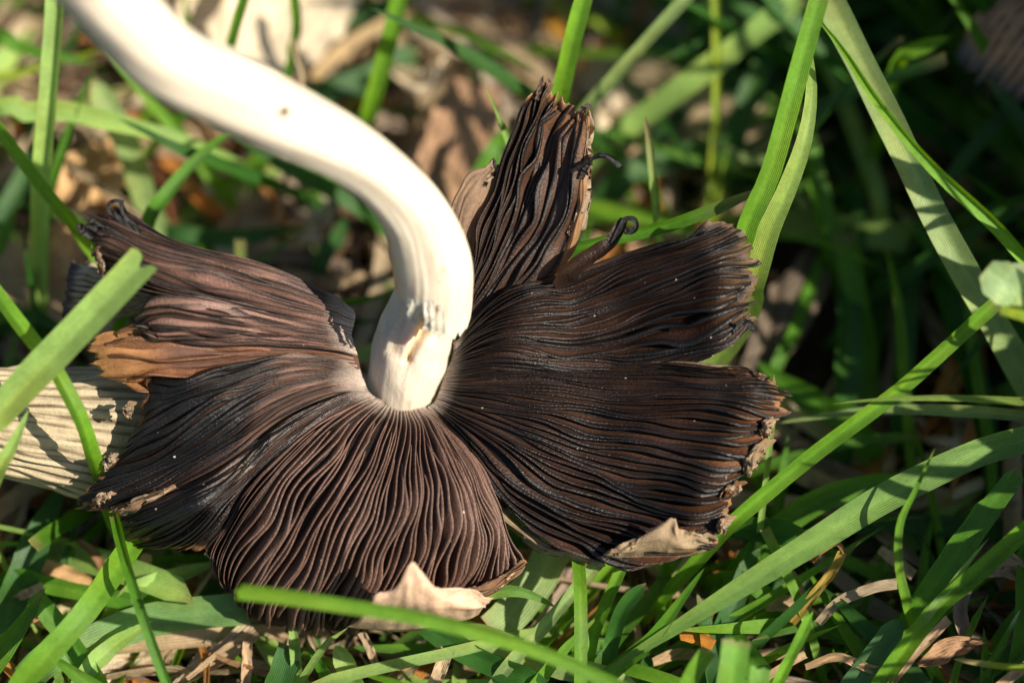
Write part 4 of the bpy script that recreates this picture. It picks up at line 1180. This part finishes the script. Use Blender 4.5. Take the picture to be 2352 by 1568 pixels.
B([(620, 1640, -3), (650, 1540, -3.6), (670, 1480, -4)], 60, TEAL, 'dark wide blade at the bottom edge left of centre', tip='cut')
B([(830, 1620, -2), (800, 1540, -2), (770, 1480, -2)], 46, PALE, 'pale broad blade dappled at the bottom edge below the peach flap', tip='boat')
B([(380, 540, -36), (470, 545, -36), (560, 545, -36), (700, 520, -37)], 42, TEAL, 'blurred blue green blade lying level above the left lobe')
B([(640, 760, -20), (760, 705, -18), (840, 688, -17), (912, 670, -16)], 22, MID, 'narrow blade showing between the left lobe and the stem', fold=0.3)
B([(760, 770, -22), (830, 742, -22), (880, 735, -22)], 18, DEEP, 'dark lower blade between the left lobe and the stem')
B([(740, 600, -40), (775, 545, -39), (800, 490, -39)], 40, TEAL, 'dark blurred blade behind the bend of the stem')
B([(60, 730, -20), (110, 740, -19), (170, 770, -18)], 40, DEEP, 'dark short blade in the shade above the cream pleated cap')
B([(-40, 1000, -14), (10, 900, -14), (60, 820, -15)], 46, TEAL, 'dark blade at the left edge above the cream pleated cap', tip='cut')
B([(-60, 650, -24), (0, 560, -24), (40, 470, -26)], 40, MID, 'blurred blade at the left edge level with the black tip')
B([(230, 560, -16), (205, 540, -16), (190, 515, -17)], 22, VIVID, 'short bright blade just behind the black curled tip')

# clover leaf in the right foreground
for nm, pp, ww, cl in (('leaflet', [(2352, 700, 10), (2330, 672, 11), (2300, 648, 11.5), (2264, 618, 11.5)], 100, (0.30, 0.44, 0.19)), ('leaflet', [(2430, 640, 9), (2380, 652, 10), (2350, 642, 10), (2316, 622, 10)], 86, (0.36, 0.46, 0.27)),
                       ('leaflet', [(2420, 745, 12), (2370, 726, 13), (2330, 716, 13), (2296, 712, 13)], 34, LIME)):
    if 'CLOVER' not in globals():
        CLOVER = empty('clover_leaf', pt(2440, 1000, -6))
        tag(CLOVER, 'blurred pale clover leaf at the right edge over the grass', 'clover leaf')
    _seed[0] += 1
    V, F, C, U = ribbon([pt(*p) for p in pp], ww * PXM * 0.95, cl, tip='round', profile=[0.35, 0.85, 1, 1, 0.9, 0.5], fold=0.1, seed=_seed[0], n=24, m=9)
    mesh(nm, V, F, M_GRASS, C, U, CLOVER)
V, F, C, U = ribbon([pt(2440, 1000, -6), pt(2430, 850, 6), pt(2400, 730, 12), pt(2350, 690, 14.5)], 14 * PXM, MID, tip='cut', fold=0.4, seed=5)
mesh('stalk', V, F, M_GRASS, C, U, CLOVER)
for k, (x, y, d) in enumerate([(634, 566, -38), (744, 556, -38), (775, 585, -37)]):
    r0 = empty('clover_leaf', pt(x, y + 30, d - 4))
    tag(r0, ['left of the three small blurred light green clover leaves above the left lobe', 'middle small light green clover leaf above the left lobe', 'yellowish small clover leaf nearest the stem above the left lobe'][k], 'clover leaf', 'small clover leaves')
    for a in (90, 210, 330):
        ca, sa = math.cos(math.radians(a)), math.sin(math.radians(a))
        V, F, C, U = ribbon([pt(x, y, d), pt(x + 14 * ca, y - 12 * sa, d + 0.4), pt(x + 30 * ca, y - 26 * sa, d)], 30 * PXM, (0.2, 0.36, 0.07), tip='round', profile=[0.2, 0.8, 1, 1, 0.7], fold=0.1, n=12, m=5, seed=k)
        mesh('leaflet', V, F, M_GRASS, C, U, r0)
    V, F, C, U = ribbon([pt(x, y + 30, d - 6), pt(x, y + 14, d - 2), pt(x, y, d)], 5 * PXM, MID, tip='cut', n=8, m=3)
    mesh('stalk', V, F, M_GRASS, C, U, r0)

# ------------------------------------------------------------------ dead leaves and straws one can pick out
leafprof = [0.15, 0.7, 1.0, 1.05, 0.9, 0.6, 0.1]
D = dead
D([(540, 190, -40), (590, 110, -40), (650, 40, -40), (730, -60, -50)], 260, CREAM, 'big cream tan dead leaf at the top behind the stem', name='dead_leaf', cat='dead leaf', profile=[0.5, 0.9, 1, 1, 0.9], crumple=0.0004, m=13, fold=0.12)
D([(400, 60, -48), (470, 20, -48), (560, -20, -49)], 110, CREAM, 'curled left flap of pale dead leaf beside the big cream one', name='dead_leaf', cat='dead leaf', profile=leafprof, crumple=0.0008, m=9)
D([(985, 480, -36), (1020, 400, -36), (1060, 300, -37), (1090, 190, -39)], 150, (0.343, 0.205, 0.119), 'brown dead leaf with stripes of shade left of the top lobe', name='dead_leaf', cat='dead leaf', profile=[0.6, 1, 1, 1, 0.7], crumple=0.0005, m=11, fold=0.06)
D([(120, 470, -40), (190, 420, -40), (260, 370, -41), (300, 310, -42)], 130, (0.481, 0.304, 0.144), 'crumpled tan dead leaf behind the left blades', name='dead_leaf', cat='dead leaf', profile=leafprof, crumple=0.0012, m=11)
D([(60, 640, -30), (120, 590, -30), (190, 530, -31)], 120, (0.515, 0.319, 0.157), 'bright tan dead leaf left of the black curled tip', name='dead_leaf', cat='dead leaf', profile=leafprof, crumple=0.0012, m=11)
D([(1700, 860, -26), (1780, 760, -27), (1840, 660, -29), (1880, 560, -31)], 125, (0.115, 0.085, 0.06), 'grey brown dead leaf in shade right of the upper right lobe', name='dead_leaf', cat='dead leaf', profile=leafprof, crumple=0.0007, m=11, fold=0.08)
D([(690, 235, -26), (700, 180, -25), (684, 130, -25), (672, 84, -24)], 17, STRAW, 'curled tan straw standing beside the upright blade at the top', fold=0.3, rooted=True)
D([(640, 330, -36), (740, 160, -40), (830, 85, -42), (950, 20, -44), (1040, -30, -46)], 36, (0.446, 0.319, 0.169), 'long tan straw arching behind the vivid blade at the top', fold=0.25, tip='point')
D([(1190, 270, -34), (1120, 170, -37), (1040, 60, -41), (960, -10, -44)], 40, (0.386, 0.304, 0.226), 'silvery grey straw slanting down to the top lobe', fold=0.3)
D([(1020, 80, -48), (1080, 20, -47), (1140, 18, -47), (1210, 60, -47)], 34, (0.395, 0.228, 0.106), 'brown arched straw at the top right of the silvery one', fold=0.2)
D([(1080, 40, -50), (1150, 90, -50), (1220, 140, -50), (1290, 200, -50)], 38, (0.429, 0.319, 0.195), 'pale straw lying under the brown arched one', fold=0.2)
D([(900, 160, -52), (960, 190, -51), (1000, 170, -51), (1020, 140, -51)], 52, CREAM, 'pale curled scrap of leaf below the grey straw', name='dead_leaf', cat='dead leaf', profile=leafprof, crumple=0.001, m=9)
D([(780, 330, -48), (860, 290, -48), (940, 300, -48)], 50, GREYTAN, 'brown scrap of dead leaf right of the stem top', name='dead_leaf', cat='dead leaf', profile=leafprof, crumple=0.001, m=9)
D([(330, 500, -24), (250, 440, -26), (180, 395, -28), (128, 355, -29)], 24, STRAW, 'tan straw lying behind the upper left blades', fold=0.3)
D([(505, 500, -42), (470, 465, -42), (436, 440, -42)], 36, ORANGE, 'orange yellow dead blade beyond the left lobe', name='dry_grass_blade', cat='dead blade', tip='boat')
D([(405, 520, -46), (385, 440, -46), (350, 350, -46)], 26, (0.189, 0.068, 0.031), 'reddish brown straw behind the left lobe', fold=0.3)
D([(80, 470, -34), (160, 455, -34), (260, 470, -34)], 40, (0.395, 0.182, 0.069), 'brown orange dead blade under the upper left straws', name='dry_grass_blade', cat='dead blade')
D([(580, 590, -38), (680, 590, -38), (800, 620, -38)], 44, GREYTAN, 'grey brown straw lying behind the left lobe and the stem', fold=0.15)
D([(640, 620, -36), (740, 650, -36), (840, 640, -36)], 40, TAN, 'tan straw lying close under the grey brown one', fold=0.15)
D([(1340, 450, -36), (1400, 500, -35), (1470, 560, -35), (1540, 610, -35)], 24, TAN, 'tan straw slanting down right behind the curled strip', fold=0.2)
D([(1660, 275, -36), (1720, 262, -35), (1765, 246, -35)], 22, STRAW, 'short tan straw beside the yellow green stalk', tip='boat')
D([(1330, 120, -44), (1300, 80, -44), (1250, 30, -45)], 40, (0.360, 0.182, 0.019), 'orange yellow dead tip below the blurred yellowing blade', name='dry_grass_blade', cat='dead blade', tip='boat')
D([(1880, 1430, -3), (1930, 1380, -2), (2000, 1350, -1.4), (2062, 1342, -1)], 32, (0.429, 0.327, 0.213), 'bleached straw arching left of the slender curved blade', fold=0.25)
D([(1820, 1430, -3), (1880, 1350, -2), (1920, 1300, -1), (1936, 1266, -0.4)], 22, (0.360, 0.243, 0.050), 'yellowish dead blade bent over at its brown top', name='dry_grass_blade', cat='dead blade', fold=0.3)
D([(1940, 1270, -0.4), (1920, 1248, -0.6), (1880, 1270, -1), (1866, 1290, -2)], 16, (0.309, 0.152, 0.069), 'small brown bent straw at the top of the yellowish dead blade', fold=0.3)
D([(2040, 1580, 2), (2090, 1510, 2), (2140, 1460, 2), (2180, 1420, 2)], 22, (0.472, 0.319, 0.200), 'pale pink brown twig near the bottom right', name='dry_twig', cat='twig', fold=0.5)
D([(2220, 1350, -3), (2205, 1400, -2), (2220, 1450, -1.6), (2270, 1490, -1.6)], 34, GREYTAN, 'brown curled dead blade with an orange end at lower right', name='dry_grass_blade', cat='dead blade', fold=0.3, tipcol=ORANGE)
D([(2240, 1310, -5), (2300, 1290, -5), (2380, 1330, -5)], 60, TAN, 'tan scrap of dead leaf at the right edge below the square cut blade', name='dead_leaf', cat='dead leaf', profile=leafprof, crumple=0.0009)
D([(1850, 1530, 0), (1920, 1510, 0.6), (1990, 1530, 1), (2040, 1548, 1)], 26, (0.498, 0.319, 0.169), 'tan straw lying level at the bottom edge', fold=0.3)
D([(1740, 1570, 0), (1800, 1530, 0.4), (1850, 1500, 0.4)], 24, (0.481, 0.319, 0.188), 'tan straw left of the level one at the bottom edge', fold=0.3)
D([(1700, 1510, -4), (1780, 1500, -4), (1850, 1490, -4)], 36, (0.429, 0.281, 0.176), 'pinkish scrap of straw left of the narrow torn blade', fold=0.2)
D([(1640, 1480, -2), (1600, 1460, -2), (1560, 1450, -2)], 36, ORANGE, 'orange dead blade beside the blurred stubs', name='dry_grass_blade', cat='dead blade', tip='boat')
D([(1800, 1300, -6), (1830, 1340, -6), (1850, 1390, -6)], 34, (0.386, 0.289, 0.181), 'bleached upright straw right of the dappled blade', fold=0.2)
D([(1900, 1440, -5), (1820, 1390, -5), (1760, 1380, -5)], 40, (0.360, 0.243, 0.150), 'grey tan dead blade under the yellowish bent one', name='dry_grass_blade', cat='dead blade')
D([(2110, 1530, -2), (2180, 1490, -2), (2260, 1470, -2)], 50, (0.326, 0.190, 0.101), 'brown dead leaf scrap right of the pink brown twig', name='dead_leaf', cat='dead leaf', profile=leafprof, crumple=0.0008)
D([(2250, 1620, 3), (2300, 1570, 3.4), (2370, 1520, 3.4)], 30, (0.515, 0.350, 0.188), 'pale straw in the bottom right corner', fold=0.3)
D([(2020, 1260, -6), (2060, 1290, -6), (2100, 1320, -6)], 34, (0.429, 0.319, 0.188), 'light straw behind the slender curved blade', fold=0.2)
D([(1500, 1520, -6), (1560, 1500, -6), (1640, 1510, -6)], 34, (0.429, 0.289, 0.163), 'tan straw at the bottom below the leaning pointed blade', fold=0.2)
D([(70, 1290, -9), (140, 1310, -9), (210, 1340, -9)], 34, (0.481, 0.289, 0.138), 'bright tan dead blade at the lower left', name='dry_grass_blade', cat='dead blade')
D([(320, 1330, -10), (334, 1296, -9), (338, 1270, -9)], 32, (0.567, 0.365, 0.200), 'bright short curl of straw beneath the bottom lobe corner', tip='boat')
D([(30, 1378, -6), (60, 1362, -6), (100, 1346, -6)], 28, (0.463, 0.319, 0.207), 'short pale straw left of the bright wide blade', fold=0.2)
D([(180, 1240, -10), (215, 1270, -10), (240, 1310, -10)], 26, (0.291, 0.152, 0.075), 'brown straw below the cream pleated cap', fold=0.2)
D([(880, 1570, -4), (860, 1510, -4), (830, 1450, -4)], 24, (0.360, 0.258, 0.163), 'grey straw under the peach flap', fold=0.3)
D([(870, 1570, -3), (950, 1520, -3), (1020, 1490, -3)], 22, (0.343, 0.213, 0.101), 'brown straw slanting below the dark broad blade', fold=0.3)
D([(980, 1600, -2), (1010, 1540, -2), (1030, 1490, -2)], 40, (0.412, 0.304, 0.188), 'pale upright straw at the bottom edge left of centre', fold=0.3)
D([(560, 1600, -4), (566, 1530, -4), (570, 1470, -4)], 30, (0.498, 0.333, 0.195), 'bright upright straw below the bottom lobe', fold=0.3)
D([(430, 1560, -5), (500, 1500, -5), (580, 1450, -5)], 18, (0.386, 0.274, 0.157), 'thin grey straw below the very wide pale blade', fold=0.3)
D([(480, 1500, -6), (560, 1530, -6), (650, 1560, -6)], 18, (0.309, 0.175, 0.082), 'thin brown straw crossing the grey one at lower left', fold=0.3)
D([(100, 1410, -8), (40, 1430, -8), (-20, 1445, -8)], 30, (0.429, 0.228, 0.101), 'orange brown straw at the lower left edge', fold=0.2)
D([(1170, 1520, -5), (1210, 1530, -5), (1260, 1560, -5)], 30, (0.429, 0.274, 0.150), 'tan straw bit under the crossing blades at bottom centre', fold=0.2)
D([(870, 870, -18), (850, 830, -18), (820, 790, -19)], 34, (0.515, 0.350, 0.188), 'tan straw seen between the left lobe and the stem base', fold=0.2)
D([(1560, 640, -22), (1500, 600, -22), (1450, 560, -23)], 40, (0.386, 0.243, 0.138), 'brown dead blade behind the upper right lobe', name='dry_grass_blade', cat='dead blade')

# ------------------------------------------------------------------ the rest of the lawn
HULL = np.array([(150, 440), (300, 430), (700, 600), (930, 500), (1100, 340), (1200, 140), (1380, 200), (1440, 380), (1400, 500), (1640, 470), (1760, 560), (1760, 780),
                 (1840, 900), (1780, 1080), (1700, 1300), (1380, 1320), (1230, 1320), (1130, 1460), (640, 1490), (480, 1340), (240, 1300), (150, 1180), (-20, 1100), (-20, 850), (180, 740)], float)
STEM = np.array([(120, -30), (400, -30), (1000, 350), (1110, 600), (1080, 800), (1000, 960), (820, 960), (860, 680), (780, 460), (300, 260)], float)


LEAVES = [np.array(q, float) for q in ([(930, 470), (960, 340), (1010, 200), (1110, 180), (1140, 300), (1050, 480)], [(430, 80), (520, -20), (760, -20), (700, 100), (600, 180)],
                                       [(110, 470), (130, 330), (300, 300), (330, 440), (250, 500)], [(50, 640), (60, 540), (190, 500), (200, 600)],
                                       [(1690, 860), (1700, 700), (1880, 560), (1920, 700), (1800, 850)])]


def inside(x, y, poly):
    r = np.zeros(x.shape, bool)
    n = len(poly)
    for i in range(n):
        x0, y0 = poly[i]
        x1, y1 = poly[(i + 1) % n]
        c = ((y0 > y) != (y1 > y)) & (x < (x1 - x0) * (y - y0) / (y1 - y0 + 1e-12) + x0)
        r ^= c
    return r


def clear(P, dmax):
    """keep fillers behind the things already built and out of the sun's way to the mushroom"""
    x, y, d = project(P)
    vis = (x > -150) & (x < 2500) & (y > -150) & (y < 1720)
    dmax = np.where(y > 1120, 2.0, dmax)
    hit = (inside(x, y, HULL) & (d > -9)) | (inside(x, y, STEM) & (d > -4)) | (vis & (d > dmax))
    if hit.any(): return False
    for q in LEAVES:
        if inside(x, y, q).any(): return False
    k = ((P - FOC) @ cN) / (sv @ cN)
    Q = P - np.outer(k, sv)
    qx, qy, qd = project(Q)
    sh = (k > 0) & inside(qx, qy, HULL)
    return not sh.any()


def scatter(name, count, mat, label, maker, dmax, area, tries=6):
    Vs, Fs, Cs, Us, base = [], [], [], [], 0
    made = 0
    for k in range(count * tries):
        if made >= count: break
        path, w, c, kw = maker(k, area)
        if path is None: continue
        t = np.linspace(0, 1, 12)
        if not clear(cr(path, t), dmax): continue
        V, F, C, U = ribbon(path, w, c, seed=k, **kw)
        Vs.append(V); Fs.append(F + base); Cs.append(C); Us.append(U)
        base += len(V)
        made += 1
    return tag(mesh(name, np.concatenate(Vs), np.concatenate(Fs), mat, np.concatenate(Cs), np.concatenate(Us)), label, None, None, 'stuff')


R = random.Random(5)


def grass_maker(k, area):
    x = R.uniform(*area[0]); y = R.uniform(*area[1])
    az = R.uniform(0, 2 * math.pi)
    ln = R.uniform(0.022, 0.06)
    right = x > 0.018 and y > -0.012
    if right: ln = R.uniform(0.025, 0.05)
    elif y < -0.012: ln = R.uniform(0.018, 0.045)
    elif R.random() < 0.7: return None, 0, 0, 0
    else: ln = R.uniform(0.018, 0.045)
    tilt = math.radians(R.uniform(15, 80))
    if not right: tilt = math.radians(R.uniform(40, 85))
    p = np.array([x, y, 0.0])
    pts = [p]
    n = 5
    bend = R.uniform(0.0, 0.30)
    for i in range(n):
        st = ln / n
        p = p + np.array([math.cos(az) * math.sin(tilt), math.sin(az) * math.sin(tilt), math.cos(tilt)]) * st
        p[2] = max(p[2], 0.0008)
        tilt = min(tilt + bend, 1.75)
        az += R.uniform(-0.15, 0.15)
        pts.append(p)
    w = R.choice([0.0009, 0.0012, 0.0016, 0.002, 0.0026, 0.0032])
    base = R.choice([DEEP, MID, MID, DEEP, TEAL, TEAL, DEEP]) if right else R.choice([VIVID, VIVID, MID, MID, DEEP, PALE, PALE, (0.11, 0.27, 0.03)])  # darker greens on the right put the deep shade there into the colour
    j = R.uniform(0.8, 1.2)
    c = tuple(q * j for q in base)
    face = np.array([math.cos(az) * -0.6, math.sin(az) * -0.6, 0.8])
    return pts, w, c, dict(n=12, m=4, tip=R.choice(['point', 'point', 'cut', 'boat']), roll=R.uniform(-50, 50), twist=R.uniform(-60, 60), fold=R.uniform(0.05, 0.35), faceN=face,
                           basecol=R.choice([None, (0.4, 0.32, 0.16)]))


def litter_maker(k, area):
    x = R.uniform(*area[0]); y = R.uniform(*area[1])
    keep = 1.0
    if x > 0.02 and y > 0.0: keep = 0.35
    if R.random() > keep: return None, 0, 0, 0
    if x > 0.018 and y > 0.0 and R.random() < 0.5: return None, 0, 0, 0
    az = R.uniform(0, 2 * math.pi)
    ln = R.uniform(0.008, 0.04)
    z = R.uniform(0.0006, 0.005)
    p = np.array([x, y, z])
    pts = [p]
    for i in range(4):
        p = p + np.array([math.cos(az), math.sin(az), R.uniform(-0.25, 0.25)]) * ln / 4
        p[2] = min(max(p[2], 0.0006), 0.0065)
        az += R.uniform(-0.3, 0.3)
        pts.append(p)
    w = R.choice([0.0005, 0.0008, 0.0012, 0.0016, 0.002, 0.0026])
    scrap = x < 0.015 and y > 0.0 and R.random() < 0.10
    if scrap: w = R.uniform(0.005, 0.010)
    base = R.choice([TAN, STRAW, STRAW, GREYTAN, GREYTAN, BROWN, CREAM, CREAM, (0.40, 0.28, 0.18), (0.46, 0.2, 0.05)])
    if scrap: base = R.choice([CREAM, TAN, STRAW])
    k = R.uniform(0.75, 1.15)
    c = tuple(q * k for q in base)
    return pts, w, c, dict(n=9, m=4, tip=R.choice(['point', 'cut', 'boat']), roll=R.uniform(-60, 60), twist=R.uniform(-90, 90), fold=R.uniform(0.0, 0.5), crumple=0.0003, midrib=0, faceN=np.array([0.05, 0.02, 1.0]))


def far_maker(k, area):
    a, w, c, kw = grass_maker(k, area)
    if a is not None and -0.085 < a[0][0] < 0.075 and -0.055 < a[0][1] < 0.085: return None, 0, 0, 0
    if a is not None: a = [p * np.array([1, 1, 0.6]) for p in a]
    return a, w, c, kw


scatter('dead_grass', 3600, M_DRY, 'dead straw and leaf scraps matted on the soil between the blades', litter_maker, 2, ((-0.12, 0.13), (-0.075, 0.13)))
def shade_grass_maker(k, area):  # unseen tall blades, added to cast shade over the upper right
    x = R.uniform(*area[0]); y = R.uniform(*area[1])
    az = R.uniform(0, 6.283)
    ln = R.uniform(0.045, 0.08)
    tilt = R.uniform(0.1, 0.5)
    p = np.array([x, y, 0.0])
    pts = [p]
    for i in range(5):
        p = p + np.array([math.cos(az) * math.sin(tilt), math.sin(az) * math.sin(tilt), math.cos(tilt)]) * ln / 5
        tilt += R.uniform(0.05, 0.2)
        pts.append(p)
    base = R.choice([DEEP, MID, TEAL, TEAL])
    return pts, R.uniform(0.002, 0.0042), base, dict(n=12, m=4, tip='point', roll=R.uniform(-40, 40), twist=R.uniform(-60, 60), fold=0.2,
                                                     faceN=np.array([math.cos(az) * -0.8, math.sin(az) * -0.8, 0.5]))


def thin_maker(k, area):
    a, w, c, kw = grass_maker(k, area)
    if a is None: return a, w, c, kw
    kw['tip'] = 'point'
    return a, R.uniform(0.0008, 0.0016), R.choice([VIVID, MID, PALE, VIVID, DEEP]), kw


scatter('grass', 420, M_GRASS, 'thin young grass blades between the broad ones along the bottom of the picture', thin_maker, -14, ((-0.06, 0.065), (-0.055, -0.012)), tries=14)
scatter('grass', 50, M_GRASS, 'thin pale grass blades crossing over the straw at the upper left', thin_maker, -13, ((-0.06, 0.015), (0.0, 0.065)), tries=20)
scatter('grass', 460, M_GRASS, 'tall unseen lawn grass added beyond the right edge to shade the upper right', shade_grass_maker, -14, ((0.056, 0.115), (-0.03, 0.065)), tries=10)
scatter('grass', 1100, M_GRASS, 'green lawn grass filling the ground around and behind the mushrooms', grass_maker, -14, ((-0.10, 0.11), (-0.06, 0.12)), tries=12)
scatter('grass', 2000, M_GRASS, 'lawn grass spreading away beyond the edges of the picture', far_maker, -6, ((-0.26, 0.28), (-0.16, 0.30)), tries=4)
